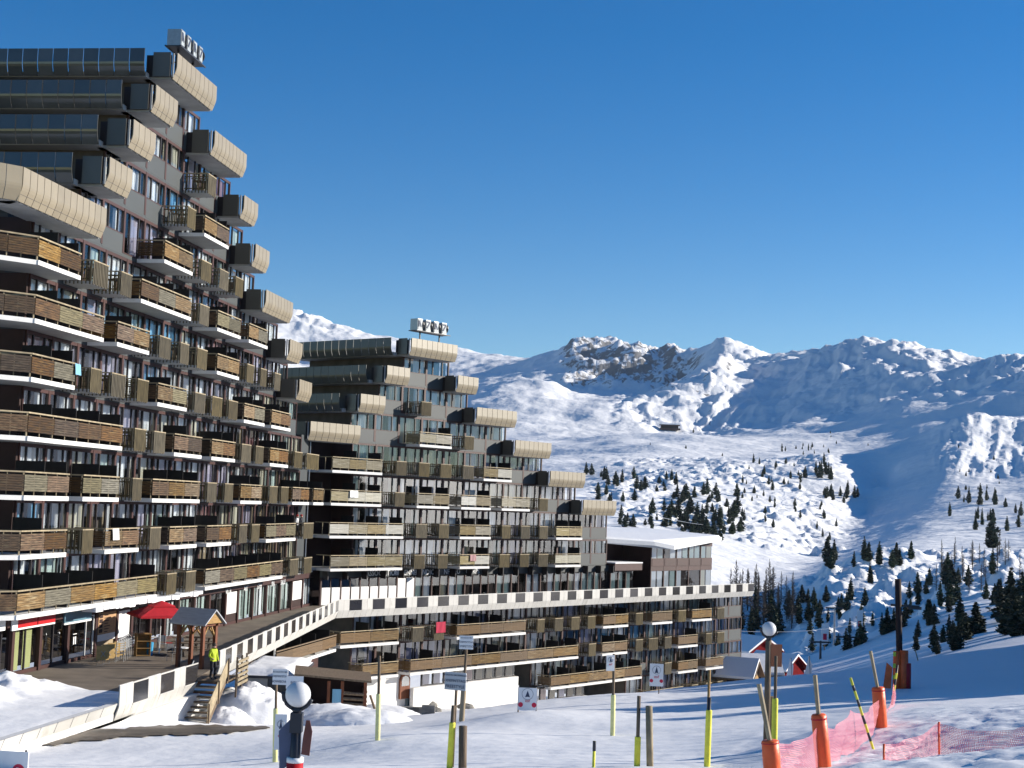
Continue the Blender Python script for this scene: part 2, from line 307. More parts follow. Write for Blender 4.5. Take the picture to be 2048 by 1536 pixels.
def gpt(px, d, py=1450.0):
    """ground point seen in column px at depth d"""
    for _ in range(3):
        r = ray(px, py); z = gz(r[0]*d, d); q = Vector((r[0]*d, d, z)); py += (proj(q)[1] - py)
    return q
def ghit(px, py):
    """first point of the near ground seen at this pixel"""
    r = ray(px, py); ds = np.arange(20, 230, .5); z = near_z(r[0]*ds, ds); k = np.argmax(z > r[2]*ds)
    return Vector((r[0]*ds[k], ds[k], z[k]))
def grid_mesh(name, X, Y, Z, attr=None):
    n, m = X.shape; me = bpy.data.meshes.new(name); co = np.stack([X, Y, Z], -1).reshape(-1, 3)
    i = np.arange(n*m).reshape(n, m); q = np.stack([i[:-1, :-1], i[:-1, 1:], i[1:, 1:], i[1:, :-1]], -1).reshape(-1, 4)
    me.vertices.add(len(co)); me.vertices.foreach_set('co', co.ravel()); me.loops.add(q.size); me.loops.foreach_set('vertex_index', q.ravel())
    me.polygons.add(len(q)); me.polygons.foreach_set('loop_start', np.arange(len(q))*4); me.polygons.foreach_set('use_smooth', np.ones(len(q), bool))
    if attr is not None: a = me.attributes.new('rock', 'FLOAT', 'POINT'); a.data.foreach_set('value', attr.ravel().astype(np.float32))
    me.update(calc_edges=True); return me
ys = np.concatenate([np.arange(-20, 27, 3.0), np.arange(27, 58, .14), np.arange(58, 130, .42), np.arange(130, 246, 2.0)])
xs = np.concatenate([np.arange(-70, -28, 3.0), np.arange(-28, 22, .2), np.arange(22, 62, .8), np.arange(62, 260, 5.0)])
Xg, Yg = np.meshgrid(xs, ys)
struct(mk('snow_ground', grid_mesh('snow_ground', Xg, Yg, near_z(Xg, Yg)), MT['snow']))['label'] = 'groomed snow slope in front of the apartment blocks'

# far landscape: one continuous height field from the valley to the ridges, in (azimuth tangent, depth) columns
_far = [(1560,1290,290),(1640,1318,262),(1560,1230,340),(1550,1180,420),(1600,1140,520),(1640,1110,620),(1690,1070,760),(1730,1030,880),(1760,1000,980),
 (1480,1290,280),(1500,1220,340),(1450,1150,450),(1450,1110,520),(1250,1110,420),(1300,1090,480),(1000,1120,420),(700,1120,420),
 (1250,1050,560),(1400,1060,600),(1550,1080,620),(1250,1000,720),(1400,1000,760),(1560,1030,760),(1640,1020,820),(1240,950,900),(1350,930,1000),(1450,915,1050),(1550,920,1050),(1640,925,1050),(1700,960,980),(1720,988,930),
 (1450,918,1180),(1200,905,1250),(1300,890,1400),(1400,893,1350),(1500,885,1450),(1600,890,1350),(1700,884,1350),(1800,890,1250),
 (1330,858,1700),(1230,870,1600),(1500,854,1800),(1580,850,1800),(1330,872,1880),
 (1420,868,1980),(1560,858,1900),(1700,838,1780),(1850,805,1650),(1980,795,1500),(2100,790,1400),
 (1228,856,1900),(1270,822,2050),(1305,800,2150),(1378,764,2300),(1410,745,2400),(1440,722,2500),
 (1440,687,2950),(1475,690,2950),(1510,700,2950),(1535,712,2900),(1560,702,2740),(1600,695,2700),(1650,695,2620),(1700,691,2540),(1740,688,2480),(1778,681,2420),(1830,692,2340),(1870,695,2280),(1910,706,2220),(1955,722,2140),(1985,713,2090),(2018,707,2040),(2048,712,2000),(2150,700,1850),
 (1500,785,2330),(1650,772,2150),(1800,752,2000),(1950,755,1800),(1500,745,2550),(1600,730,2500),(1700,730,2350),(1800,720,2200),(1900,738,2050),
 (1130,726,3200),(1150,706,3300),(1180,695,3300),(1230,697,3300),(1280,698,3300),(1320,704,3300),(1349,708,3250),(1362,710,3180),(1380,704,3120),(1396,700,3060),(1416,694,3000),(1372,745,2950),(1130,748,3080),(1200,762,3000),(1300,766,2950),(1360,776,2850),(1150,790,2700),(1250,800,2600),(1300,806,2500),
 (1100,707,3500),(1050,728,3600),(1000,743,3600),(960,760,3300),(940,790,2300),(1000,772,2300),(1060,768,2350),(1110,766,2400),(1140,790,2350),(960,840,1900),(1050,830,1950),(1130,828,2000),(1190,828,2000),(1100,880,1600),(1000,890,1500),(1050,782,2700),(1120,790,2600),(900,900,1500),(900,820,2300),
 (500,650,4800),(560,640,4800),(585,629,4800),(600,624,4800),(630,638,4800),(660,655,4800),(695,668,4800),(760,690,4800),(830,700,4800),(905,703,4600),(940,706,4600),(975,718,4600),(1030,737,4600),(700,770,3500),(860,770,3500),(600,720,4000),
 (1890,872,1050),(1915,850,1080),(1950,834,1120),(2000,838,1150),(2048,843,1150),(1920,905,960),(1980,905,980),(2040,905,980),(1880,960,880),(1940,965,860),(2000,957,880),(2048,950,880),
 (1800,940,1000),(1780,905,1100),(1830,875,1200),(1760,978,950),(1950,850,1350),(2048,850,1350),(1870,865,1300),
 (1850,1000,820),(1950,1000,760),(2040,1000,740),(1850,1050,640),(1950,1060,600),(2040,1070,560),(1800,1085,520),(1900,1095,470),(2040,1100,440),
 (1650,1165,330),(1700,1132,350),(1750,1107,370),(1800,1097,380),(1850,1112,380),(1650,1235,290),(1720,1205,310),(1800,1185,320),(1700,1285,265),(1780,1275,262),(1850,1205,300),(1950,1155,330),(2040,1165,300),(1750,1112,430),(1620,1200,330)]
_far += [(x, 1000, 6000) for x in range(-200, 2400, 200)] + [(x, 820, 5300) for x in range(-200, 2400, 260)] + [(x, 800, d) for x, d in ((1450,3700),(1600,3500),(1750,3300),(1900,3000),(2100,2700))]
fp = []
for x, y, d in _far: r = ray(x, y); fp.append((r[0], math.log(d), r[2]))
for tt in np.linspace(-.25, .6, 18):
    for d in (205, 240): fp.append((tt, math.log(d), float(near_z(np.array([tt*d]), np.array([float(d)]), False)[0]) / d))
for tt, d, e in ((.6,400,.0),(.6,800,.05),(.6,1500,.08),(.6,2500,.12),(1.0,300,.03),(1.0,1000,.07),(1.0,2500,.13),(1.6,300,.05),(1.6,1000,.09),(1.6,2500,.14),(-.3,300,-.06),(-.3,1000,.03),(-.3,2500,.08),(-.7,300,-.06),(-.7,1000,.03),(-.7,2500,.08)): fp.append((tt, math.log(d), e))
fp = np.array(fp); FS = np.array([9.0, 2.6]); _fA = np.sqrt(((((fp[:, None, :2] - fp[None, :, :2]) * FS))**2).sum(-1) + 1e-4)
_fw = np.linalg.solve(_fA + 1e-5*np.eye(len(fp)), fp[:, 2] - .03)
ts = np.concatenate([np.linspace(-.9, -.18, 24)[:-1], np.linspace(-.18, .375, 520), np.linspace(.375, 1.8, 60)[1:]])
lv = np.concatenate([np.linspace(math.log(200), math.log(1350), 560)[:-1], np.linspace(math.log(1350), math.log(6200), 300)])
Tg, Lg = np.meshgrid(ts, lv)
Eg = np.full(Tg.shape, .03)
for k in range(len(fp)): Eg += _fw[k]*np.sqrt(((Tg - fp[k, 0])*FS[0])**2 + ((Lg - fp[k, 1])*FS[1])**2 + 1e-4)
Dg = np.exp(Lg); Xf = Tg*Dg; Zf = Eg*Dg
pxg = 1024 + Tg*3000          # approximate column, used for placing rock and boulder areas
hill = sstep(1120, 1300, pxg)*sstep(1800, 1600, pxg)*sstep(540, 700, Dg)*sstep(1250, 1000, Dg)
knoll = sstep(1570, 1680, pxg)*sstep(252, 290, Dg)*sstep(440, 350, Dg)
massif = sstep(1090, 1150, pxg)*sstep(1410, 1360, pxg)*sstep(2700, 2950, Dg)*sstep(3700, 3450, Dg)
wall = sstep(1370, 1450, pxg)*sstep(1650, 2100, Dg + .55*(pxg - 1500))*sstep(3400, 3000, Dg + .55*(pxg - 1500))
spur = sstep(1215, 1245, pxg)*sstep(1500, 1400, pxg)*sstep(1850, 1950, Dg)*sstep(2600, 2350, Dg)
n400 = fbm(Xf/420, Dg/420, 6, True); n120 = fbm(Xf/120, Dg/150, 6, True); n40 = fbm(Xf/45, Dg/45, 5); n12 = fbm(Xf/11, Dg/13, 4, True); n25 = fbm(Xf/30, Dg/34, 5, True); n200 = fbm(Xf/190 + 3, Dg/260, 3); m80 = sstep(-.3, .3, fbm(Xf/85 + 5, Dg/85, 3))
n400 = n400 - n400.mean(); n120 = n120 - n120.mean(); n12 = n12 - n12.mean(); n25 = n25 - n25.mean(); r40 = fbm(Xf/48, Dg/60, 4, True); r40 = r40 - r40.mean()
far_ = sstep(1400, 2600, Dg); midf = sstep(900, 1700, Dg)
wob = fbm(Xf/300, Dg/300, 4)
ribs = fbm(Tg*38 + 1.6*wob, Lg*5 + Tg*12 + wob, 6, True)                   # gullies running down the wall
ribs = ribs - ribs.mean(); Zf += massif*9*r40 + wall*3.5*r40 + spur*4*r40 + far_*2*r40
Zf += far_*34*n400*(.3 + .7*np.maximum(massif, .3*wall + .2)) + midf*8*n120*(.3 + massif + .5*far_) + sstep(500, 1100, Dg)*sstep(2600, 1900, Dg)*13*n200 + sstep(400, 900, Dg)*1.3*n40
Zf += hill*m80*(3.8*n25 + 2.0*n12) + hill*.9*n12 + knoll*(1.7*n12 + 2.6*n25) + wall*9*ribs + wall*4*n120 + spur*7*ribs + spur*5*n120 + massif*16*n120 + sstep(230, 300, Dg)*.35*fbm(Xf/9, Dg/9, 3)
Zf += sstep(700, 560, pxg)*sstep(3800, 4500, Dg)*22*n400 + sstep(760, 640, pxg)*sstep(4200, 4600, Dg)*20*n120
rt = sstep(1840, 1920, pxg)*sstep(850, 930, Dg)*sstep(1280, 1150, Dg); Zf += rt*(2.5*fbm(Tg*70, Lg*6, 5, True) + 2.0*n25)
br = np.random.default_rng(3)                                               # snow-capped boulders
def boulders(n, x0, x1, d0, d1, r0, r1):
    for _ in range(n):
        t0 = (br.uniform(x0, x1) - 1024)/3000; d = math.exp(br.uniform(math.log(d0), math.log(d1))); r = br.uniform(r0, r1)*(.6 + .8*br.random()**2)
        j0, j1 = np.searchsorted(ts, [t0 - r/d, t0 + r/d]); i0, i1 = np.searchsorted(lv, [math.log(d - r), math.log(d + r)])
        if j1 <= j0 or i1 <= i0: continue
        sl_ = (slice(i0, i1), slice(j0, j1)); u = (Xf[sl_] - t0*d)/r; v = (Dg[sl_] - d)/r; q = u*u*br.uniform(.8, 1.5) + v*v; bump = np.sqrt(np.clip(1 - q, 0, 1))
        Zf[sl_] += r*br.uniform(.3, .6)*bump*(1 + .5*fbm(u*1.3 + t0*99, v*1.3, 2))
boulders(170, 1215, 1680, 580, 1080, 2.0, 4.5); boulders(150, 1590, 1900, 262, 390, 1.2, 3.0); boulders(60, 1880, 2060, 290, 420, 1.5, 3.2)
Zf -= sstep(238, 228, Dg)*2.5
rock = np.clip(.45*massif + .42*wall*sstep(.11*Dg, .125*Dg, Zf) + .33*spur + .30*far_ - .1 + .12*hill + .05*knoll + .1*rt, 0, 1)
struct(mk('mountains', grid_mesh('mountains', Xf, Dg, Zf, rock), MT['far_snow']))['label'] = 'snow covered valley sides, hills and rocky ridges behind the resort'
EgF = Zf / Dg
def fhit(px, py, dmin=0):
    """first point of the far landscape seen at this pixel"""
    r = ray(px, py); j = int(np.clip(np.searchsorted(ts, r[0]), 1, len(ts)-1)); w = (r[0]-ts[j-1])/(ts[j]-ts[j-1]); e = EgF[:, j-1]*(1-w) + EgF[:, j]*w
    ok = (e > r[2]) & (Dg[:, 0] > max(dmin, 236)); k = int(np.argmax(ok))
    if not ok.any(): return None
    d = Dg[k, 0]; return Vector((r[0]*d, d, e[k]*d))

# ------------------------------------------------------------------ apartment blocks
FH = 2.75
def zt(L): return L*FH - .39            # top of the floor slab of level L, measured from eye height
class Fac:
    """a straight facade: x along the wall (away from the camera), y into the building, z up"""
    def __init__(s, origin, az, name, label, base):
        s.o = Vector((origin[0], origin[1], 0)); a = math.radians(az); s.d = Vector((math.sin(a), math.cos(a), 0)); s.n = Vector((-math.cos(a), math.sin(a), 0)); s.rz = math.pi/2 - a; s.base = base
        s.root = thing(name, label, 'apartment block', (origin[0], origin[1], base), s.rz)
    def P(s, x, y, z): p = s.o + s.d*x + s.n*y; p.z = z; return p
    def sof(s, px, z, y):
        lo, hi = -12.0, 80.0
        for _ in range(40):
            m = (lo + hi)/2
            if proj(s.P(m, y, z))[0] < px: lo = m
            else: hi = m
        return (lo + hi)/2
    def part(s, name, me, m, x, y, z, rz=0, scale=None): return mk(name, me, m, s.root, (x, y, z - s.base), rz, scale)
    def local(s, p): q = p - s.o; return (q.dot(s.d), q.dot(s.n), p.z - s.base)

# shared pieces
def plank_unit(n=7, h=.78):
    b = MB(); st = h/n
    for k in range(n): b.box(0, 1, -.018 - .006*(k % 2), .018, .2 + k*st, .2 + (k+1)*st - .014)
    return b.mesh('plank_panel')
ME_PLANK = plank_unit()
def slat_unit(n, lo=-.16, hi=1.05, w=.55):
    b = MB()
    for k in range(n): b.box((k + .5 - w/2)/n, (k + .5 + w/2)/n, -.02, .02, lo + (.03 if k % 2 else 0), hi)
    b.box(0, 1, .02, .05, .1, .16); b.box(0, 1, .02, .05, .85, .91); return b.mesh('slat_panel')
ME_SLAT = slat_unit(10, w=.66); ME_SLAT_OPEN = slat_unit(7, w=.28)
PROF = [(.045,1.15),(.05,.36),(.035,.24),(-.0,.1),(-.19,-.4)]
def curved_unit(prof, th=.05, name='panel'):
    b = MB(); n = len(prof); vs = []
    for x in (0, 1):
        for o, z in prof: vs.append((x, -o, z))
        for o, z in prof: vs.append((x, -o + th, z))
    fs = []
    for k in range(n-1):
        fs += [(k, k+1, 2*n+k+1, 2*n+k), (n+k, 3*n+k, 3*n+k+1, n+k+1), (k, n+k, n+k+1, k+1), (2*n+k, 2*n+k+1, 3*n+k+1, 3*n+k)]
    fs += [(0, 2*n, 3*n, n), (n-1, 2*n-1, 4*n-1, 3*n-1)]
    b.add(vs, fs); return b.mesh(name)
ME_PANEL = curved_unit(PROF)
def curtain_unit(k, folds=5):
    b = MB(); n = folds*4; vs = []
    for i in range(n+1):
        y = .05*math.sin(i*math.pi/2 + k) + .02*math.sin(i*1.7 + k); sw = .03*math.sin(i*.9 + k*2)
        vs += [(i/n, y, 1), (i/n + sw*.5, y*1.3, 0)]
    b.add(vs, [(2*i, 2*i+1, 2*i+3, 2*i+2) for i in range(n)]); return b.mesh('curtain')
ME_CUR = [curtain_unit(k, 4 + k) for k in range(4)]
ME_PANE = MB().add([(0,0,0),(1,0,0),(1,0,1),(0,0,1)], [(0,1,2,3)]).mesh('pane')
ME_BOX = MB().box(0, 1, 0, 1, 0, 1).mesh('block')
_fc = {}
def frame_mesh(w, door):
    key = (round(w, 2), door)
    if key not in _fc:
        b = MB(); z0 = .06 if door else 1.08; z1 = 2.36; p = .12
        b.mi = 0; b.box(0, p, -.05, .09, 0, 2.53); b.box(w-p, w, -.05, .09, 0, 2.53); b.box(p, w-p, -.03, .08, z1, 2.53); b.box(p, w-p, -.04, .1, z0-.06, z0)
        b.mi = 1
        for f in (.27, .73):
            x = p + (w-2*p)*f; b.box(x-.055, x+.055, -.02, .07, z0, z1)
        b.box(p, p+.035, -.01, .07, z0, z1); b.box(w-p-.035, w-p, -.01, .07, z0, z1)
        _fc[key] = b.mesh('window_frame')
    return _fc[key]
CUR = ['white']*8 + ['cream']*4 + ['lilac']*3 + ['sage']*3 + ['tan']*2 + ['blue', 'rose']
def window(fac, x, z, w, door, split, palette=CUR):
    o = fac.part('window', frame_mesh(w, door), [MT['brown'], MT['mullion']], x, 0, z)
    z0 = .06 if door else 1.08; h = 2.36 - z0; p = .12; iw = w - 2*p; ed = [p, p+.27*iw, p+.73*iw, w-p]
    if split:
        for k in range(3): mk('pane', ME_PANE, MT['glass'], o, (ed[k], .045, z0), 0, (ed[k+1]-ed[k], 1, h))
    else: mk('pane', ME_PANE, MT['glass'], o, (p, .045, z0), 0, (iw, 1, h))
    c = MT['cur_' + random.choice(palette)]; t = random.random(); cs = []
    if t < .22: cs = [(p, .33), (w-p-.33*iw, .33)]
    elif t < .62: cs = [(p, .30), (p+.30*iw, .40), (w-p-.26*iw, .26)]
    elif t < .78: cs = [(p+.24*iw, .5)]
    elif t < .94: cs = [(p, .26), (w-p-.5*iw, .5)]
    elif t < .98: cs = [(w-p-.4*iw, .4)]
    for cx_, cw in cs: mk('curtain', random.choice(ME_CUR), c, o, (cx_, .2 + random.random()*.12, z0), 0, (cw*iw, 1, h))
    return o
def storey(fac, L, s0, s1, doors, z=None, h=None, split=True, y=0.0, bay=3.0, core=12.0, core0=None, spand=True, wall0=None):
    """one storey of windows between s0 and s1; doors = list of (s0, s1) spans that carry balconies"""
    z = zt(L) if z is None else z; n = max(1, round((s1-s0)/bay)); w = (s1-s0)/n; top = 2.53
    c0 = s0 if core0 is None else core0
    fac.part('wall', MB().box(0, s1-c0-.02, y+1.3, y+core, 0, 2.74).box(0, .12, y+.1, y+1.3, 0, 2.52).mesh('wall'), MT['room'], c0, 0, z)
    fac.part('floor_slab', MB().box(0, s1-s0, y-.02, y+1.29, -.21, -.005).mesh('floor_slab'), MT['spandrel'], s0, 0, z)
    for k in range(n):
        x = s0 + k*w; mid = x + w/2; d = any(a - .9 < mid < b + .3 for a, b in doors)
        win = window(fac, x, z, w, d, split)
        if y: win.location.y += y
        if not d: fac.part('spandrel_panel', ME_BOX, MT['spandrel'], x+.09, y-.03, z-.12, 0, (w-.18, .06, 1.14))
def handrail(w, D, n, post=.045):
    b = MB(); z = 1.1
    b.box(0, w, -D-.03, -D+.05, z-.035, z+.035); b.box(0, .07, -D, 0, z-.034, z+.034); b.box(w-.07, w, -D, 0, z-.034, z+.034)
    for k in range(n+1):
        x = min(max(k*w/n, .03), w-.03); b.box(x-post/2, x+post/2, -D+.06, -D+.1, .002, z-.03)
        if k < n: x2 = (k+.5)*w/n; b.box(x2-.02, x2+.02, -D+.06, -D+.09, .002, z-.03)
    b.box(.02, .06, -D*.5, -D*.5+.05, .002, z-.03); return b.mesh('handrail')
def balcony_p(fac, s0, s1, z, n, D=1.7, y=0.0, wood='wood_a', near=True, div=True, rz=0.0, rail='rail'):
    w = s1 - s0
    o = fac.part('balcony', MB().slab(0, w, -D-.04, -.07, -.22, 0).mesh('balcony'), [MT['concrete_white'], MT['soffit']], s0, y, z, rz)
    for k in range(n): mk('plank_panel', ME_PLANK, MT[random.choice(WOODS[wood])], o, (k*w/n + .015, -D, 0), 0, (w/n - .03, 1, 1))
    if near: mk('side_panel', ME_PLANK, MT[wood], o, (.03, -.1, 0), -math.pi/2, (D-.14, 1, 1))
    mk('side_panel', ME_PLANK, MT[wood], o, (w-.03, -.1, 0), -math.pi/2, (D-.14, 1, 1))
    mk('handrail', handrail(w, D, n), MT[rail], o)
    if div:
        xs_ = [w-.12] if w < 4.2 else [w*(k+1)/max(1, round(w/3.0)) - .12 for k in range(max(1, round(w/3.0)))]
        for x in xs_:
            if random.random() < .85: mk('divider', ME_BOX, MT['black'], o, (x, -D+.12, .002), 0, (.05, D-.22, 1.62 + .12*random.random()))
    return o
def balcony_s(fac, s0, s1, z, D=1.6, y=0.0):
    w = s1 - s0
    o = fac.part('balcony', MB().box(0, w, -D, -.07, -.14, 0).mesh('balcony'), MT['concrete_grey'], s0, y, z)
    mk('slat_panel', ME_SLAT, MT['slat'], o, (0, -D-.03, 0), 0, (w, 1, 1))
    mk('side_panel', ME_SLAT_OPEN, MT['slat'], o, (.0, -.1, 0), -math.pi/2, (D-.1, 1, 1))
    mk('side_panel', ME_SLAT_OPEN, MT['slat'], o, (w-.02, -.1, 0), -math.pi/2, (D-.1, 1, 1))
    b = MB(); b.box(0, w, -D-.06, -D+.02, 1.052, 1.115); b.box(-.03, .04, -D, 0, 1.053, 1.114); b.box(w-.05, w, -D, 0, 1.053, 1.114); b.box(.0, .06, -D+.03, -D+.09, 0, 1.05); b.box(w-.08, w-.02, -D+.03, -D+.09, 0, 1.05)
    mk('handrail', b.mesh('handrail'), MT['rail'], o)
    if random.random() < .55:
        t = MB(); t.box(.3, .9, -1.1, -.6, .68, .72)
        for a, c in ((.34,-1.06),(.84,-1.06),(.34,-.66),(.84,-.66)): t.box(a, a+.04, c, c+.04, .002, .68)
        t.box(1.0, 1.35, -1.15, -.75, .42, .46); t.box(1.3, 1.35, -1.15, -.75, .46, .9)
        for a, c in ((1.0,-1.15),(1.31,-1.15),(1.0,-.79),(1.31,-.79)): t.box(a, a+.04, c, c+.04, .002, .42)
        mk('garden_table', t.mesh('garden_table'), MT['post_wood'], o)
    return o
def parapet_box(fac, L, s0, s1, pw=.75, yf=-1.8, end=True, long=0, longs=.55, zz=None):
    z = zt(L) if zz is None else zz; w = s1 - s0
    o = fac.part('parapet', MB().box(0, w, yf+.32, .2, -.42, -.12).mesh('parapet'), MT['concrete_grey'], s0, 0, z)
    n = max(2, round(w/pw)); q = w/n
    for k in range(n): mk('panel', ME_PANEL, MT['beige'], o, (k*q + .02, yf, 0), 0, (q-.045, 1, 1))
    mk('backing', ME_BOX, MT['mullion'], o, (.05, yf+.07, -.1), 0, (w-.1, .04, 1.2))
    if end:
        mk('end_panel', ME_BOX, MT['beige_shade'], o, (-.24, yf+.28, -.32), 0, (.05, 1.05, 1.44))
        mk('coping', ME_BOX, MT['concrete_grey'], o, (-.1, yf+.12, -.3), 0, (.06, .1, 1.4)); mk('inner_wall', ME_BOX, MT['mullion'], o, (-.04, yf+.3, -.3), 0, (.08, -yf-.3, 1.3))
    if long:
        k = 0; y = -.25
        while k < long:
            mk('panel', ME_PANEL, MT['beige_shade_gloss' if fac.base > -15 else 'beige_shade'], o, (-longs-.35, y + .92, 0), -math.pi/2, (.88, 1, 1)); y += .93; k += 1
        mk('terrace_slab', ME_BOX, MT['concrete_grey'], o, (-longs, -.2, -.42), 0, (longs+2.5, y, .3))
    return o

# --- near block (A)
AZ_A = 7.51
A = Fac((-24.08, 69.82), AZ_A, 'near_apartment_block', 'tall stepped apartment block on the left with brown plank balconies', -9.1)
ROWS_A = {7: 'S414-430', 6: 'S373-389 P408-456/2', 5: 'P328-384/2 S400-420 S437-455 S469-484',
 4: 'P66-160/2 S184-214 S239-261 P281-381/3 S397-416 P434-480/2 P497-534/2',
 3: 'P58-206/3 P233-297/2 S316-339 S358-375 S392-412 P433-477/2 S492-506 S519-531 S547-559',
 2: 'P55-148/2 S178-200 S220-248 S272-294 P314-372/2 S387-408 S422-442 S455-473 P487-528/2 P542-580/2',
 1: 'P48-243/4 S266-289 S305-328 P347-402/2 P422-469/2 S481-500 S509-525 P539-575/2 S587-603 S612-636',
 0: 'P41-136/2 P164-236/2 S262-281 P303-398/3 S412-431 S447-464 P480-522/2 S537-553 S560-575 P584-617/2 P626-646/1',
 -1: 'P33-131/2 S161-183 P208-276/2 S297-319 P337-392/2 P412-461/2 S476-492 S501-517 P531-590/3 S605-625',
 -2: 'P27-312/6 S331-350 S369-389 P409-564/6 S578-595 S606-622'}
def parse(t):
    r = []
    for w in t.split():
        k = w[0]; ab, _, n = w[1:].partition('/'); a, b = ab.split('-'); r.append((k, float(a), float(b), int(n or 1)))
    return r
S_J = 56.7                                        # where the near block meets the far one
right_px = {8: 397, 7: 458, 6: 483, 5: 506, 4: 553, 3: 573, 2: 592}
left_box = {6: (216, 262), 7: (264, 309), 8: (309, 353), 9: (352, 431)}
YB = -1.8
for L in range(-2, 9):
    z = zt(L); spans = []
    for k, a, b, n in parse(ROWS_A.get(L, '')):
        D = 1.7 if k == 'P' else 1.6
        x0 = A.sof(a, z, -D); x1 = A.sof(b, z, -D)
        if a < 70 and L <= 4: x0 = 0.0
        spans.append((x0, x1))
        if k == 'P': balcony_p(A, x0, x1, z, n, D, near=(x0 > .5))
        else: balcony_s(A, x0, max(x1, x0 + 1.1), z, D)
    s0 = 2.8 if L < 5 else A.sof(left_box[L+1][0], zt(L+1), YB) + .7
    s1 = A.sof(right_px[L], z + 1, 0) if L in right_px else S_J - 3.2
    storey(A, L, s0, s1, spans)
    if L <= 4:                                     # chamfered corner balcony turning towards the camera's left
        a = math.radians(-40); w = 6.0; ox = -w*math.cos(a); oy = -1.7 - w*math.sin(a)
        sb = MB().plan([(0,.02),(w,.02),(w+3.2,2.6),(0,4.5)], -.223, -.003); sb.m[0] = 1
        o = A.part('balcony', sb.mesh('balcony'), [MT['concrete_white'], MT['soffit']], ox, oy, z, a)
        for k in range(4): mk('plank_panel', ME_PLANK, MT['wood_a'], o, (k*w/4 + .015, 0, 0), 0, (w/4-.03, 1, 1))
        b = MB().box(0, w, -.03, .05, 1.065, 1.135)
        for k in range(5): b.box(k*w/4-.025, k*w/4+.025, .06, .1, 0, 1.06)
        mk('handrail', b.mesh('handrail'), MT['rail'], o)
        A.part('end_wall', MB().box(-.02, .2, .02, 12, 0, 2.52).mesh('end_wall'), MT['dark_brown'], 2.6, 0, z)
for L, (a, b) in left_box.items():
    x0 = A.sof(a, zt(L), YB); x1 = A.sof(b, zt(L), YB)
    parapet_box(A, L, x0, x1, long={6: 9, 7: 11, 8: 13, 9: 15}[L])
x1 = A.sof(210, zt(5), YB); parapet_box(A, 5, -2.3, x1, end=False)
o = A.part('parapet', MB().box(0, 7, .3, 1.2, -.42, -.12).mesh('parapet'), MT['concrete_grey'], -2.3 - 7*math.cos(math.radians(40)), YB + 7*math.sin(math.radians(40)), zt(5), math.radians(-40))
for k in range(9): mk('panel', ME_PANEL, MT['beige'], o, (k*.778 + .015, 0, 0), 0, (.748, 1, 1))
for L, a, b in ((8,427,491),(7,486,514),(6,509,537),(5,530,584),(4,578,603),(3,597,622)):
    parapet_box(A, L, A.sof(a, zt(L), YB), max(A.sof(b, zt(L), YB), A.sof(a, zt(L), YB) + 2.0))
# last wall strip beside the far block
for L in range(-2, 2):
    A.part('end_panel', MB().box(0, 2.4, -.02, 1.0, 0, 2.74).mesh('end_panel'), MT['spandrel'], S_J-3.2, 0, zt(L))
A.part('rain_pipe', MB().tube([(0,0,0),(0,0,11.5)], .06, 6).mesh('rain_pipe'), MT['metal'], S_J-.8, -.15, zt(-2)-.2)

# --- far block (B)
AZ_B = 37.93
B = Fac((-16.34, 126.84), AZ_B, 'far_apartment_block', 'lower stepped apartment block in the middle with pale plank balconies', -21.0)
ROWS_B = {3: 'S842-862', 2: 'P839-903/2 S928-947', 1: 'P650-764/3 S792-812 S837-858 S880-902 S925-947 P967-1023/2',
 0: 'P650-762/3 S789-808 P833-898/2 P922-981/2 P1003-1059/2 S1078-1095', -1: 'P655-806/4 S831-853 S877-897 P919-981/2 S1003-1020 S1041-1059 S1078-1095 P1112-1164/2',
 -2: 'P660-804/4 S827-849 S875-894 P919-978/2 S998-1018 S1039-1057 S1076-1095 P1110-1161/2'}
LB = {2: 700, 3: 757, 4: 806}; RB = {4: 897, 3: 934, 2: 1011, 1: 1083, 0: 1150, -1: 1213, -2: 1213}
for L in range(-2, 5):
    z = zt(L); spans = []
    for k, a, b, n in parse(ROWS_B.get(L, '')):
        D = 1.7 if k == 'P' else 1.6
        x0 = max(B.sof(a, z, -D), .3); x1 = B.sof(b, z, -D); spans.append((x0, x1))
        if k == 'P': balcony_p(B, x0, x1, z, n, D, wood='wood_b', near=(a > 700))
        else: balcony_s(B, x0, max(x1, x0 + 1.1), z, D)
    s0 = B.sof(LB.get(L, 703), z + 1, 0); s1 = B.sof(RB[L], z + 1, 0)
    storey(B, L, s0, s1, spans, split=False, core0=s0 if L > 1 else None)
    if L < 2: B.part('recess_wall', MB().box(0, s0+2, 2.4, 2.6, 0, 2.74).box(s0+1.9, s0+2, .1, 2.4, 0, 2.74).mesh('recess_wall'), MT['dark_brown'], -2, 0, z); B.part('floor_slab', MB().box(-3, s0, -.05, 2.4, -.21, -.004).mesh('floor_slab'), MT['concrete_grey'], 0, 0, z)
for L, a, b, lg in ((2,612,720,0),(3,720,770,9),(4,773,819,12),(5,822,914,14)):
    parapet_box(B, L, max(B.sof(a, zt(L), YB), -2.6), B.sof(b, zt(L), YB), long=lg)
for L, a, b in ((4,915,956),(3,953,1033),(2,1030,1102),(1,1100,1170),(0,1166,1232)):
    parapet_box(B, L, B.sof(a, zt(L), YB), B.sof(b, zt(L), YB))
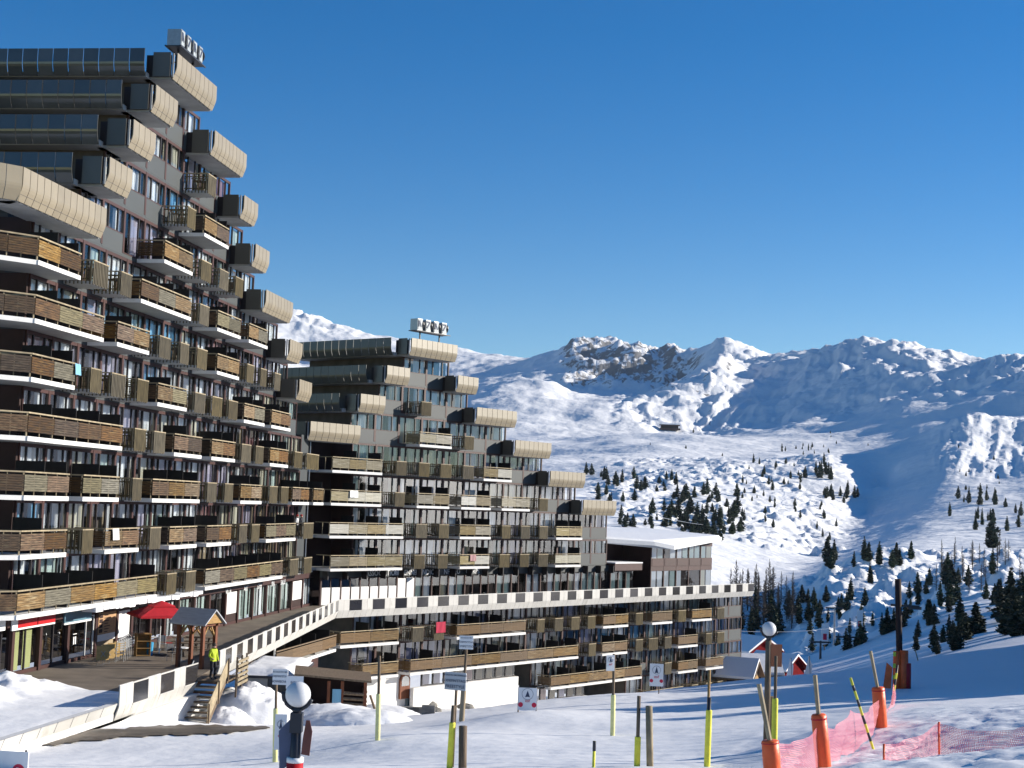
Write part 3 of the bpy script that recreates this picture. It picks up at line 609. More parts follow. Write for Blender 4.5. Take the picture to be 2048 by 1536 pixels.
# shop storey under the far block
zsh = -9.1
s0 = B.sof(640, zsh+1.5, 0); s1 = B.sof(1213, zsh+1.5, 0)
B.part('shop_band', MB().box(0, s1-s0, -.25, .1, 2.35, 2.98).mesh('shop_band'), MT['spandrel'], s0, 0, zsh)
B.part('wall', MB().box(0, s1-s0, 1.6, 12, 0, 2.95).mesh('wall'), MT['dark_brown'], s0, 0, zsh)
n = round((s1-s0)/2.4); w = (s1-s0)/n
SHOPC = ['white', 'sage', 'sage', 'cream', 'white']
for k in range(n):
    x = s0 + k*w; o = B.part('shop_window', MB().box(0, .14, -.05, .1, 0, 2.4).box(.14, w, -.04, .08, 2.28, 2.4).box(w*.52-.04, w*.52+.04, -.02, .06, 0, 2.28).mesh('shop_window'), MT['brown'], x, 0, zsh)
    mk('pane', ME_PANE, MT['glass'], o, (.14, .03, 0), 0, (w-.14, 1, 2.28))
    if k < 5:                                       # white painted lower panels
        for q in range(2): mk('panel', ME_BOX, MT['white_paint'], o, (.2 + q*(w*.5), -.03, .05), 0, (w*.42, .05, 1.45 if k < 4 else 2.1))
    elif k not in (8, 9, 11):
        for q in range(2):
            if random.random() < .85: mk('curtain', random.choice(ME_CUR), MT['cur_' + random.choice(SHOPC)], o, (.2 + q*w*.5, .2, .05), 0, (w*.4, 1, 2.2))
for k in range(n+1):                                # little fins dividing the lettering band
    B.part('band_fin', ME_BOX, MT['mullion'], s0 + k*w - .05, -.9, zsh+2.2, 0, (.1, .64, .8))
def text_mesh(txt, h, depth=.02, name='lettering', align='CENTER'):
    c = bpy.data.curves.new('txt', 'FONT'); c.body = txt; c.size = h; c.extrude = depth/2; c.align_x = align; c.resolution_u = 2
    o = bpy.data.objects.new('txt', c); COL.objects.link(o); dg = bpy.context.evaluated_depsgraph_get(); me = bpy.data.meshes.new_from_object(o.evaluated_get(dg)); me.name = name
    bpy.data.objects.remove(o); bpy.data.curves.remove(c)
    return me
for txt, px in (('ASSOCIATION', 765), ('ANTENNE', 810), ('HANDICAP', 855), ('NF', 893), ('LEO', 912), ('CORPS', 945)):
    o = mk('lettering', text_mesh(txt, .66), MT['text_white'], B.root, (B.sof(px, zsh+2.6, -.27), -.29, zsh + 2.45 - B.base), rot=(math.pi/2, 0, 0))
for txt, px in (('VILLA', 457), ('ART', 492), ('GYM', 519), ('SPA', 546), ('SALLE', 566)):
    mk('lettering', text_mesh(txt, .5), MT['text_white'], A.root, (A.sof(px, -6.6, -.4), -.405, -6.85 + 9.1), rot=(math.pi/2, 0, 0))
# lower storeys below the terrace
ROWS_L = {0: 'P680-797/2 S824-846 S867-887 P913-1051/3 S1074-1088 S1109-1125 S1142-1158 S1175-1190 P1206-1256/2 S1271-1285 P1304-1344/1 S1356-1371 P1384-1423/1 S1434-1448',
 1: 'P724-796/1 P820-1156/6 S1177-1191 P1204-1254/2 S1271-1285 S1297-1315 S1329-1342 P1356-1395/1 S1411-1423 S1434-1448',
 2: 'P1101-1283/5 S1329-1342 P1356-1395/2 P1411-1446/1', 3: 'P1299-1366/2 S1383-1395 S1411-1423 S1434-1447'}
YL = -2.9
for r in range(4):
    z = -11.95 - r*FH; spans = []
    for k, a, b, n in parse(ROWS_L[r]):
        D = 1.7 if k == 'P' else 1.6
        x0 = B.sof(a, z, YL-D); x1 = B.sof(b, z, YL-D); spans.append((x0, x1))
        if k == 'P': balcony_p(B, x0, x1, z, n, D, YL, 'wood_c')
        else: balcony_s(B, x0, max(x1, x0 + 1.1), z, D, YL)
    s0 = B.sof({0: 705, 1: 700, 2: 1060, 3: 1250}[r], z + 1, YL); s1 = B.sof(1482, z + 1, YL)
    storey(B, 0, s0, s1, spans, z=z, split=False, y=YL, core=10)
B.part('ceiling_slab', MB().box(0, B.sof(1482, -9.5, YL) + 2, YL-.06, YL+4, -.5, -.02).mesh('ceiling_slab'), MT['concrete_grey'], -2, 0, -9.2)

# --- shop storey of the near block
o_base = A.root
s_end = S_J + .5
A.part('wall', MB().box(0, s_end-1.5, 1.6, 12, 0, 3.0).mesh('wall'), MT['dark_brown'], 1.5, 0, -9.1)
A.part('shop_band', MB().box(0, s_end-2.0, -.38, .1, 2.42, 2.86).mesh('shop_band'), MT['brown'], 2.0, 0, -9.1)
A.part('ceiling_slab', MB().box(0, s_end-2.0, -.5, 1.6, 2.87, 3.0).mesh('ceiling_slab'), MT['concrete_grey'], 2.0, 0, -9.1)
def shop_bay(x, w, kind):
    o = A.part('shop_window', MB().box(0, .28, -.14, .1, 0, 2.42).box(.28, w, -.06, .08, 2.3, 2.42).box(.28, w, -.06, .08, 0, .18).mesh('shop_window'), MT['brown'], x, 0, -9.1)
    iw = w - .28
    if kind in ('yellow', 'dark', 'curtain', 'room'):
        mk('mullion', ME_BOX, MT['mullion'], o, (.28 + iw*.5 - .05, -.03, .18), 0, (.1, .08, 2.12))
        mk('pane', ME_PANE, MT['glass' if kind != 'dark' else 'glass_dark'], o, (.28, .02, .18), 0, (iw, 1, 2.12))
        if kind == 'yellow':
            for q in range(2): mk('blind', ME_BOX, MT['blind'], o, (.36 + q*iw*.5, .14, .2), 0, (iw*.34, .03, 2.08))
        if kind == 'curtain':
            for q in range(2): mk('curtain', random.choice(ME_CUR), MT['cur_' + random.choice(['sage', 'sage', 'white'])], o, (.34 + q*iw*.5, .2, .18), 0, (iw*.4, 1, 2.1))
    elif kind == 'door':
        mk('door', MB().box(.3, .36, -.05, .03, 0, 2.3).box(w-.1, w-.04, -.05, .03, 0, 2.3).box(.36, w-.1, -.05, .03, 2.24, 2.3).box(w*.7, w*.7+.05, -.045, .025, 0, 2.24).mesh('door'), MT['white_paint'], o)
        mk('pane', ME_PANE, MT['glass_dark'], o, (.36, .0, 0), 0, (w-.5, 1, 2.24))
        mk('sticker', MB().box(1.0, 1.12, -.03, -.02, .9, 1.3).box(1.22, 1.34, -.03, -.02, .9, 1.3).box(.95, 1.4, -.03, -.02, 1.42, 1.46).mesh('sticker'), MT['white_paint'], o)
    elif kind == 'menu':
        mk('menu_board', ME_BOX, MT['menu'], o, (.4, -.12, 1.15), 0, (iw-.2, .06, 1.2)); mk('panel', ME_BOX, MT['white_paint'], o, (.4, -.11, .78), 0, (iw-.2, .05, .36))
        f = MB()
        for q in range(4): f.box(.5, .95, -.135, -.125, 1.25 + q*.27, 1.45 + q*.27)
        for q in range(7): f.box(1.2, 1.2 + .5 + .3*((q*7) % 3)/2, -.133, -.125, 1.25 + q*.15, 1.29 + q*.15)
        mk('menu_frame', f.mesh('menu_frame'), MT['dark_brown'], o); mk('panel', ME_BOX, MT['cur_tan'], o, (.4, .0, .18), 0, (iw-.1, .03, .6))
    elif kind == 'white':
        mk('panel', ME_BOX, MT['white_paint'], o, (.36, -.05, .75), 0, (iw-.16, .05, 1.5)); mk('panel', ME_BOX, MT['dark_brown'], o, (.36, -.03, .18), 0, (iw-.16, .05, .56))
    return o
MT['blind'] = mat('yellow_blind', (.40,.40,.17), .8, .06, 2)
px_b = [(2,40,'dark'),(18,40,'yellow'),(74,0,'dark'),(130,0,'door'),(186,0,'menu'),(228,0,'white'),(258,0,'room'),(296,0,'room'),(325,0,'curtain'),(352,0,'curtain'),(384,0,'curtain'),(414,0,'room'),(447,0,'white'),(472,0,'curtain'),(502,0,'curtain'),(529,0,'curtain'),(556,0,'curtain'),(580,0,'white'),(602,0,'curtain'),(625,0,'white')]
sx_ = [A.sof(p, -7.8, 0) for p, _, _ in px_b] + [S_J + 1.2]
sx_[0] = 1.0
for k, (p, _, kd) in enumerate(px_b):
    if sx_[k+1] - sx_[k] > .4: shop_bay(sx_[k], sx_[k+1]-sx_[k], kd)
def fascia(pa, pb, m, z0=-6.75, z1=-6.2, y=-.47, name='shop_sign'):
    a = A.sof(pa, -6.5, y); b = A.sof(pb, -6.5, y); return A.part(name, ME_BOX, m, a, y, z0, 0, (b-a, .07, z1-z0))
fascia(-8, 11, MT['white_paint']); fascia(25, 36, MT['white_paint']); fascia(37, 75, MT['red']); fascia(77, 111, MT['red']); fascia(130, 184, MT['teal'], -6.9, -6.15)
fascia(25, 111, MT['white_paint'], -6.84, -6.755); fascia(130, 184, MT['white_paint'], -7.0, -6.905)
# icicles and snow hanging over the canopy edge of the middle shops
can = MB(); a0 = A.sof(186, -6.2, -1.7); a1 = A.sof(395, -6.2, -1.7)
x = a0
while x < a1:
    w = .3 + .8*random.random(); can.box(x, x+w*.96, -1.86 - .1*random.random(), -1.1, -.02 - .13*random.random(), .12 + .05*random.random()); x += w
A.part('snow_edge', can.mesh('snow_edge'), MT['snow'], 0, 0, -6.22)

# ------------------------------------------------------------------ terrace deck and its parapet
PB0 = Vector((-13.35, 121.8, 0)); dB = B.d
pB_end = PB0 + dB*69.5
_k = B.n*.38
deck = [(-18.0, 52.0), (-16.36, 63.6), (-15.05, 73.4), (-15.1, 79.0), (PB0.x-.42, PB0.y+.1), (pB_end.x+_k.x, pB_end.y+_k.y)]
qq = B.P(52, .3, 0); q0 = B.P(68, .3, 0); deck += [(q0.x, q0.y), (B.P(0, .3, 0).x, B.P(0, .3, 0).y)]
qa = A.P(S_J, .3, 0); qb = A.P(-20, .3, 0); deck += [(qa.x, qa.y), (qb.x, qb.y)]
struct(mk('terrace', MB().plan(deck, -9.55, -9.1).mesh('terrace'), MT['deck']))['label'] = 'shop terrace running along the foot of both blocks'
PROF_W = [(.0,.98),(.03,.93),(.035,.1),(.0,-.02),(-.1,-.3),(-.18,-.52)]
PROF_LOW = [(.035,.02),(.0,-.04),(-.1,-.3),(-.18,-.52)]
ME_WP = curved_unit(PROF_W); ME_WLOW = curved_unit(PROF_LOW)
def white_parapet(name, label, p0, p1, z=-9.1, mod=2.8, start=0, caps=True, glass=True, low_only=False):
    """solid double panels alternate with a dark glazed opening above two short panels"""
    p0 = Vector((p0[0], p0[1], 0)); p1 = Vector((p1[0], p1[1], 0)); L = (p1-p0).length; d = (p1-p0)/L; rz = math.atan2(d.y, d.x)
    t = thing(name, label, 'parapet', (p0.x, p0.y, z), rz)
    if low_only:
        n = round(L/1.35); t.location.z += .22
        for k in range(n): mk('panel', ME_WLOW, MT['white_panel'], t, (k*L/n + .03, 0, 0), 0, (L/n-.06, 1, 1.05))
        mk('kerb', MB().box(0, L, .14, .45, -1.1, -.03).mesh('kerb'), MT['concrete_white'], t); return t
    n = max(1, round(L/mod)); m = L/n
    for k in range(n):
        x = k*m + start
        for q in range(2): mk('panel', ME_WP, MT['white_panel'], t, (x + q*m*.235 + .01, 0, 0), 0, (m*.235 - .02, 1, 1))
        for q in range(2): mk('panel', ME_WLOW, MT['white_panel'], t, (x + m*.47 + q*m*.265 + .01, 0, 0), 0, (m*.265 - .02, 1, 1))
        mk('dark_pane', ME_BOX, MT['dpane'], t, (x + m*.47 + .03, -.02, .06), 0, (m*.53 - .06, .03, .84))
        mk('ledge', ME_BOX, MT['white_panel'], t, (x + m*.47, -.04, .01), 0, (m*.53, .06, .045)); mk('ledge', ME_BOX, MT['white_panel'], t, (x + m*.47, -.03, .91), 0, (m*.53, .05, .06))
    mk('kerb', MB().box(0, L, .26, .4, -.5, .05).mesh('kerb'), MT['concrete_white'], t)
    return t
MT['dpane'] = mat('smoked_panel', (.035,.033,.035), .12, .2, 1.0, rnd=.5, spec=.6)
pe = PB0 + dB*69.0
white_parapet('terrace_parapet', 'long white parapet with dark square panes below the far block', (PB0.x, PB0.y), (pe.x, pe.y))
white_parapet('terrace_parapet', 'white parapet with dark panes running back from the stairs to the bend', (-14.7, 79.0), (PB0.x, PB0.y))
white_parapet('terrace_parapet', 'short white parapet with dark panes left of the stairs', (-15.95, 63.6), (-14.65, 73.2))
white_parapet('low_kerb', 'low pale kerb of slanted blocks at the left edge of the terrace', (-17.6, 52.2), (-15.98, 63.5), low_only=True)
def wmesh(name, label, cat, b, m, loc=(0,0,0), rz=0, group=None, smooth=False): return tag(mk(name, b.mesh(name, smooth), m, None, loc, rz), label, cat, group)
wmesh('retaining_wall', 'white rendered wall below the terrace left of the stairs', 'wall', MB().plan([(-17.5,52.2),(-15.82,63.6),(-14.5,73.3),(-14.9,73.3),(-16.2,63.6),(-17.9,52.2)], -11.6, -9.6), MT['white_wall'])

# ------------------------------------------------------------------ annex with the white roof
AN = thing('annex_building', 'brown two storey annex with a white overhanging roof right of the far block', 'building', tuple(B.P(0, 0, -9.1)), B.rz)
def ap(name, me, m, x, y, z, sc=None, rz=0): return mk(name, me, m, AN, (x, y, z + 9.1), rz, sc)
an0 = B.sof(1306, -6, -1.0); an1 = B.sof(1428, -6, -1.0); bl = B.sof(1213, -6, 0)
ap('wall', MB().box(an0, an1, -.6, 9, 0, 5.3).box(bl, an0+.02, 3.0, 9, 0, 5.2).mesh('wall'), MT['dark_brown'], 0, 0, -9.1)
n = 5; w = (an1-an0)/n
for r in range(2):
    for k in range(n):
        x = an0 + k*w; z = -9.1 + r*2.75
        f = MB().box(0, .14, -.12, .0, 0, 2.74).box(.14, w, -.1, 0, 2.3, 2.74); 
        if r: f.box(.14, w, -.1, 0, 0, .95)
        o = ap('window', f.mesh('window'), MT['brown'], x, -.62, z)
        mk('pane', ME_PANE, MT['glass'], o, (.14, -.05, .95 if r else .1), 0, (w-.14, 1, 1.35 if r else 2.2))
        for q in range(2):
            if random.random() < .9: mk('curtain', random.choice(ME_CUR), MT['cur_' + random.choice(['white','sage','cream'])], o, (.18 + q*w*.48, -.02, .95 if r else .1), 0, (w*.38, .1, 1.35 if r else 2.2))
        if r: mk('panel', ME_BOX, MT['brown'], o, (.2, -.14, .1), 0, (w-.3, .03, .8))
# low entrance wing
e1 = B.sof(1278, -7, -.5)
ap('entrance_wing', MB().box(bl+.3, e1, -.9, 3, 2.45, 3.2).mesh('entrance_wing'), MT['brown'], 0, 0, -9.1); ap('roof_snow', MB().box(bl+.3, e1, -.95, 3, 3.203, 3.32).mesh('roof_snow'), MT['snow'], 0, 0, -9.1)
for k in range(3):
    w2 = (e1-bl-1.2)/3; o = ap('window', MB().box(0, .12, -.06, .06, 0, 2.45).box(.12, w2, -.05, .05, 2.3, 2.45).mesh('window'), MT['brown'], bl+.3+k*w2, -.3, -9.1); mk('pane', ME_PANE, MT['glass'], o, (.12, 0, 0), 0, (w2-.12, 1, 2.3))
    if k < 3: mk('curtain', ME_CUR[k], MT['cur_sage'], o, (.2, .12, 0), 0, (w2*.6, 1, 2.25))
# roof: folded slab with a valley
rp = [(bl-1.0, 2.6, 5.45), (B.sof(1316, -4, -2.0), -1.6, 5.15), (B.sof(1358, -4, -3.2), -2.6, 4.75), (B.sof(1448, -3.7, -2.0), -1.7, 5.75), (B.sof(1448, -3.7, -2.0)+3, 11, 6.2), (bl-1.0, 11, 5.9)]
b = MB(); nn = len(rp); vs = [(x, y, z) for x, y, z in rp] + [(x, y, z+.42) for x, y, z in rp]
b.add(vs, [tuple(range(nn-1,-1,-1)), tuple(range(nn, 2*nn))] + [(i, (i+1) % nn, (i+1) % nn + nn, i+nn) for i in range(nn)])
ap('roof', b.mesh('roof'), MT['white_paint'], 0, 0, -9.1)
cxr = sum(p[0] for p in rp)/nn; cyr = sum(p[1] for p in rp)/nn
b = MB(); vs = [(cxr+(x-cxr)*.985, cyr+(y-cyr)*.975, z+.43) for x, y, z in rp] + [(cxr+(x-cxr)*.97, cyr+(y-cyr)*.95, z+.62) for x, y, z in rp]
b.add(vs, [tuple(range(nn, 2*nn))] + [(i, (i+1) % nn, (i+1) % nn + nn, i+nn) for i in range(nn)])
ap('roof_snow', b.mesh('roof_snow'), MT['snow'], 0, 0, -9.1)
ap('roof_cabin', MB().box(bl-.8, bl+4.2, 6, 9, 5.9, 7.4).mesh('roof_cabin'), MT['white_paint'], 0, 0, -9.1)

# ------------------------------------------------------------------ lower walls under the terrace
zA = -12.05
Lr = thing('lower_gallery', 'long brown balcony gallery below the terrace left of the bend', 'balcony', tuple(atz(552, 1338, -12.15)), 0)
g0 = Lr.location.copy(); g1 = atz(672, 1300, -12.15); gd = Vector((g1.x-g0.x, g1.y-g0.y, 0)); gl = gd.length; Lr.rotation_euler = (0, 0, math.atan2(gd.y, gd.x)); Lr.location.z = -12.05
mk('floor_slab', MB().box(0, gl, 0, 2.2, -.22, 0).mesh('floor_slab'), MT['concrete_white'], Lr)
for k in range(4): mk('plank_panel', ME_PLANK, MT['wood_c'], Lr, (k*gl/4 + .01, .03, 0), 0, (gl/4-.02, 1, 1))
mk('handrail', MB().box(0, gl, .0, .09, 1.06, 1.14).mesh('handrail'), MT['post_wood'], Lr)
mk('back_wall', MB().box(-1, gl, 2.2, 2.5, -2.6, 2.5).mesh('back_wall'), MT['dark_brown'], Lr)
for k in range(4): mk('divider', ME_BOX, MT['black'], Lr, (k*gl/4 + 2.2, .15, .003), 0, (.06, 2.0, 1.6))
mk('post', MB().tube([(.1,.2,0),(.1,.2,2.6)], .07, 6).mesh('post'), MT['white_paint'], Lr)
mk('strut', MB().bar((gl*.62,.3,-.25), (gl*.25,.6,-3.0), .14).mesh('strut'), MT['white_paint'], Lr)
mk('under_wall', MB().box(gl*.2, gl+.5, 1.6, 1.9, -3.0, -.25).mesh('under_wall'), MT['brown'], Lr)
def wall_quad(name, label, pts, z0, z1, th=.4, m='white_wall'):
    """standing wall along plan points"""
    b = MB()
    for (x0, y0), (x1, y1) in zip(pts[:-1], pts[1:]):
        d = Vector((x1-x0, y1-y0, 0)).normalized(); nrm = Vector((-d.y, d.x, 0))*th
        b.plan([(x0, y0), (x1, y1), (x1+nrm.x, y1+nrm.y), (x0+nrm.x, y0+nrm.y)], z0, z1)
    return wmesh(name, label, 'wall', b, MT[m])
def bxy(s, y): p = B.P(s, y, 0); return (p.x, p.y)
sA = B.sof(700, -14, -4.6); sB = B.sof(835, -15, -4.6); sC = B.sof(1043, -17, -4.6); sD = B.sof(1180, -19, -4.6)
wall_quad('base_wall', 'white rendered base wall behind the small log shelter', [bxy(sA-3.2, -3.3), bxy(sB, -3.3)], -20, -14.95)
wall_quad('base_wall', 'white rendered base wall with the strip window behind the freestyle sign', [bxy(sB+.02, -4.2), bxy(sC, -4.2)], -21, -16.1)
wall_quad('base_wall', 'low white base wall at the crest right of the white banner', [bxy(sC+.8, -4.4), bxy(sD, -4.4)], -22, -18.75)
wall_quad('base_wall', 'white wall edge under the lower gallery', [(g0.x+.5, g0.y+4), (g1.x+.3, g1.y)], -20, -14.7)
# strip windows in the recess above the white walls
for (s_a, s_b, y_, z_) in ((B.sof(843, -15, -3.7), sC, -3.75, -16.1), (sC+.9, sD, -3.9, -18.74)):
    nw = max(3, round((s_b-s_a)/1.5)); ww = (s_b-s_a)/nw
    for k in range(nw):
        f = MB().box(0, ww, 0, .15, 0, .1).box(0, ww, 0, .15, 1.15, 1.3).box(0, .12, 0, .15, .1, 1.15); o = B.part('strip_window', f.mesh('strip_window'), MT['mullion'], s_a+k*ww, y_, z_)
        mk('pane', ME_PANE, MT['glass'], o, (.12, .06, .1), 0, (ww-.12, 1, 1.05)); mk('curtain', ME_CUR[k % 4], MT['cur_' + random.choice(['white','tan','lilac','rose'])], o, (.16, .15, .1), 0, (ww*.7, 1, 1.05))
# little entrance door with arch, fence panels and stone steps
de = B.sof(797, -17.5, -3.4)
dd = tag(mk('entrance_door', MB().prism([(0,0),(1.25,0),(1.25,1.7),(1.05,2.05),(.62,2.2),(.2,2.05),(0,1.7)], -.08, .08).mesh('entrance_door'), MT['red_wood'], None, tuple(B.P(de, -3.45, -17.05)), B.rz), 'small arched wooden entrance door in the white base wall', 'door')
mk('pane', MB().prism([(.15,1.1),(1.1,1.1),(1.1,1.65),(.95,1.88),(.62,1.98),(.3,1.88),(.15,1.65)], -.1, -.085).mesh('pane'), MT['glass_dark'], dd)
for k, px in enumerate((791, 806, 838, 848)):
    p = ghit(px, 1413); tag(mk('fence_panel', MB().box(-.42, .42, -.03, .03, .1, 1.25).mesh('fence_panel'), MT['white_wall'] if k < 2 else MT['concrete_grey'], None, (p.x, p.y, p.z), .1), ['leftmost pale fence panel before the arched door', 'pale fence panel right before the arched door', 'grey fence panel left of the snowy stones', 'grey fence panel above the snowy stones'][k], 'fence panel')

# ------------------------------------------------------------------ snow and road around the terrace
def patch(name, label, x0, x1, y0, y1, zf, m, step=.22, kind='structure'):
    X, Y = np.meshgrid(np.arange(x0, x1, step), np.arange(y0, y1, step)); o = struct(mk(name, grid_mesh(name, X, Y, zf(X, Y)), m), kind); o['label'] = label; return o
def deck_snow(X, Y):
    wx = A.o.x + (Y - A.o.y)*math.tan(math.radians(AZ_A))        # shop wall line
    fx = -16.0 + (Y - 63.6)*.135                                  # terrace edge line
    pile = np.exp(-((X - wx - 2.3)/1.5)**2)*sstep(71.5, 68.5, Y)*(.5 + .55*fbm(X/.9, Y/.9, 4))*sstep(54, 60, Y)
    z = -9.03 + .06*fbm(X/2, Y/2, 3) + np.maximum(pile, 0) + .22*np.abs(fbm(X/.45, Y/.45, 3))*sstep(.03, .25, pile)
    z = z - sstep(69.5, 71.8, Y + 1.2*fbm(X/2.2, Y/2.2, 2) + .55*(X + 20))*.35
    z = np.where((X < wx + .35), -9.3, z); z = np.where(X > fx - .5, -9.6, z); return z
patch('terrace_snow', 'trodden snow with a shovelled heap before the shops', -27, -15.6, 50, 76, deck_snow, MT['snow'], .2)
# asphalt strip at the foot of the retaining wall, edges eaten by snow
road = [(-60,1452,-1),(0,1452,0),(0,1503,0)]
top_e = [(-80,1496),(0,1484),(60,1474),(120,1467),(180,1462),(240,1460),(300,1455),(360,1452),(420,1452),(480,1454),(540,1456)]
bot_e = [(-80,1530),(0,1508),(60,1496),(120,1492),(180,1486),(240,1478),(300,1475),(360,1473),(420,1472),(480,1466),(540,1458)]
b = MB(); vs = []; N_ = 60
for k in range(N_+1):
    t = k/N_*(len(top_e)-1); i = min(int(t), len(top_e)-2); f = t - i
    for e, sgn in ((top_e, -1), (bot_e, 1)):
        x = e[i][0]*(1-f) + e[i+1][0]*f; y = e[i][1]*(1-f) + e[i+1][1]*f + (random.random()-.5)*2.6 + .9*math.sin(k*.53 + 2*sgn)*math.sin(k*1.31)
        vs.append((x, y))
rows = []
for k in range(N_+1):
    (xa, ya), (xb, yb) = vs[2*k], vs[2*k+1]
    for q in range(7):
        p = ghit(xa + (xb-xa)*q/6, ya + (yb-ya)*q/6); p.z = gz(p.x, p.y) + .045; rows.append(p)
b.add(rows, [(k*7+q, k*7+q+1, (k+1)*7+q+1, (k+1)*7+q) for k in range(N_) for q in range(6)])
o = struct(mk('road', b.mesh('road', True), MT['asphalt'])); o['label'] = 'brown wet asphalt strip below the terrace'

def snow_pile(name, label, px, py, rx, ry, h, seed, dz=0, lump=.5, p=None):
    p = p or ghit(px, py); X, Y = np.meshgrid(np.linspace(-1.25, 1.25, 40), np.linspace(-1.25, 1.25, 40)); r2 = X**2 + Y**2
    g = near_z(p.x + X*rx, p.y + Y*ry)
    Z = h*np.clip(1 - r2, 0, 1)**.8*(1 + .35*fbm(X*2 + seed, Y*2, 3)) + lump*h*.35*np.abs(fbm(X*5 + seed, Y*5, 3))*(r2 < 1) - .25*(r2 >= 1.0)
    return struct(mk(name, grid_mesh(name, p.x + X*rx, p.y + Y*ry, g + Z + dz), MT['snow']), 'structure')
for k, (px, py, rx, ry, h) in enumerate(((500,1444,2.6,2.2,1.75),(452,1446,1.4,1.2,.7),(640,1446,3.6,2.4,.9),(700,1448,3.0,2.0,.7),(730,1436,3.0,1.8,.7),(590,1446,2.0,1.6,.8))):
    snow_pile('snow_pile', '', px, py, rx, ry, h, k*3.1)['label'] = 'heaped snow at the foot of the blocks'

# ------------------------------------------------------------------ stairs, kiosk roof, terrace furniture
def tri_roof(b, x0, x1, y0, y1, z, h, th=.08):
    ym = (y0+y1)/2
    for ya, yb in ((y0, ym), (ym, y1)):
        za, zb = (z, z+h) if ya == y0 else (z+h, z)
        b.add([(x0,ya,za),(x1,ya,za),(x1,yb,zb),(x0,yb,zb),(x0,ya,za+th),(x1,ya,za+th),(x1,yb,zb+th),(x0,yb,zb+th)], [(0,3,2,1),(4,5,6,7),(0,1,5,4),(1,2,6,5),(2,3,7,6),(3,0,4,7)])
    return b
st_top = Vector((-14.35, 74.4, -9.1)); st_bot = Vector((-14.55, 70.9, -10.75))
ST = thing('staircase', 'open wooden steps leading up to the terrace with a plank handrail', 'staircase', (-14.45, 70.9, -10.85), math.radians(90-3))
L_, H_ = 3.5, 1.75; n = 9                                        # local x = up the flight, y = left
for k in range(n):
    mk('step', ME_BOX, MT['post_wood'], ST, (k*L_/n, -.75, (k+1)*H_/n - .06), 0, (.3, 1.5, .06))
    mk('riser', ME_BOX, MT['white_paint'] if k < 5 or k % 2 else MT['red_wood'], ST, (k*L_/n + .3, -.72, k*H_/n + .03), 0, (.03, 1.44, H_/n - .1))
for y in (-.78, .78): mk('stringer', MB().bar((0, y, .02), (L_, y, H_), .08, .26).mesh('stringer'), MT['post_wood'], ST)
hp = MB(); 
for q in range(5): hp.bar((-.1, -.86, .35 + q*.16), (L_, -.86, H_ + .35 + q*.16), .03, .14)
mk('handrail', hp.mesh('handrail'), MT['rail'], ST)
for x in (0, L_/2, L_): mk('post', MB().box(x-.05, x+.05, -.94, -.88, x/L_*H_, x/L_*H_ + 1.1).mesh('post'), MT['post_wood'], ST)
mr = MB()
for q in range(14): f = q/13; mr.tube([(f*L_, .84, f*H_ - .1), (f*L_, .84, f*H_ + .9)], .02, 5)
for q in (0, .45, .9): mr.tube([(0, .84, q), (L_, .84, H_ + q)], .03, 5)
mk('metal_railing', mr.mesh('metal_railing'), MT['metal'], ST)
mk('landing', MB().box(L_-.1, L_+2.6, -.9, .9, H_-.12, H_).mesh('landing'), MT['post_wood'], ST)
gl_ = MB()
for q in range(6): gl_.box(L_ + .2, L_ + 2.4, -1.35 - .3*(q > 9), -1.3, H_ - .25 + q*.22, H_ - .12 + q*.22)
mk('landing_boards', gl_.mesh('landing_boards'), MT['rail'], ST); 
for q in range(3): mk('post', MB().box(L_ + .2 + q*1.05, L_ + .28 + q*1.05, -1.3, -1.22, H_-.8, H_ + 1.15).mesh('post'), MT['post_wood'], ST)
# roofed gate
kc = atz(404, 1336, -9.1)
K = thing('roofed_gate', 'wooden gate with a small zinc gabled roof at the top of the stairs', 'gate', (kc.x-.4, kc.y+.3, -9.1), math.radians(-24))
for x in (-.75, .75):
    for y in (-.55, .55): 
        o = mk('post', MB().box(x-.09, x+.09, y-.09, y+.09, 0, 2.2).mesh('post'), MT['red_wood'], K); mk('brace', MB().bar((x, y, 1.55), (x*.35, y, 2.15), .07).bar((x, y, 1.55), (x, y*.3, 2.15), .07).mesh('brace'), MT['bright_wood'], o)
mk('beam', MB().box(-.95, .95, -.64, -.5, 2.2, 2.34).box(-.95, .95, .5, .64, 2.2, 2.34).box(-.84, -.68, -.5, .5, 2.2, 2.33).box(.68, .84, -.5, .5, 2.2, 2.33).mesh('beam'), MT['red_wood'], K)
mk('roof', tri_roof(MB(), -1.15, 1.15, -.95, .95, 2.25, .75).mesh('roof'), MT['roof_metal'], K)
for x in (-1.02, 1.0): mk('gable', MB().add([(x,-.78,2.34),(x,.78,2.34),(x,0,2.96),(x+.03,-.78,2.34),(x+.03,.78,2.34),(x+.03,0,2.96)], [(0,1,2),(5,4,3),(0,3,4,1),(1,4,5,2),(2,5,3,0)]).mesh('gable'), MT['bright_wood'], K)
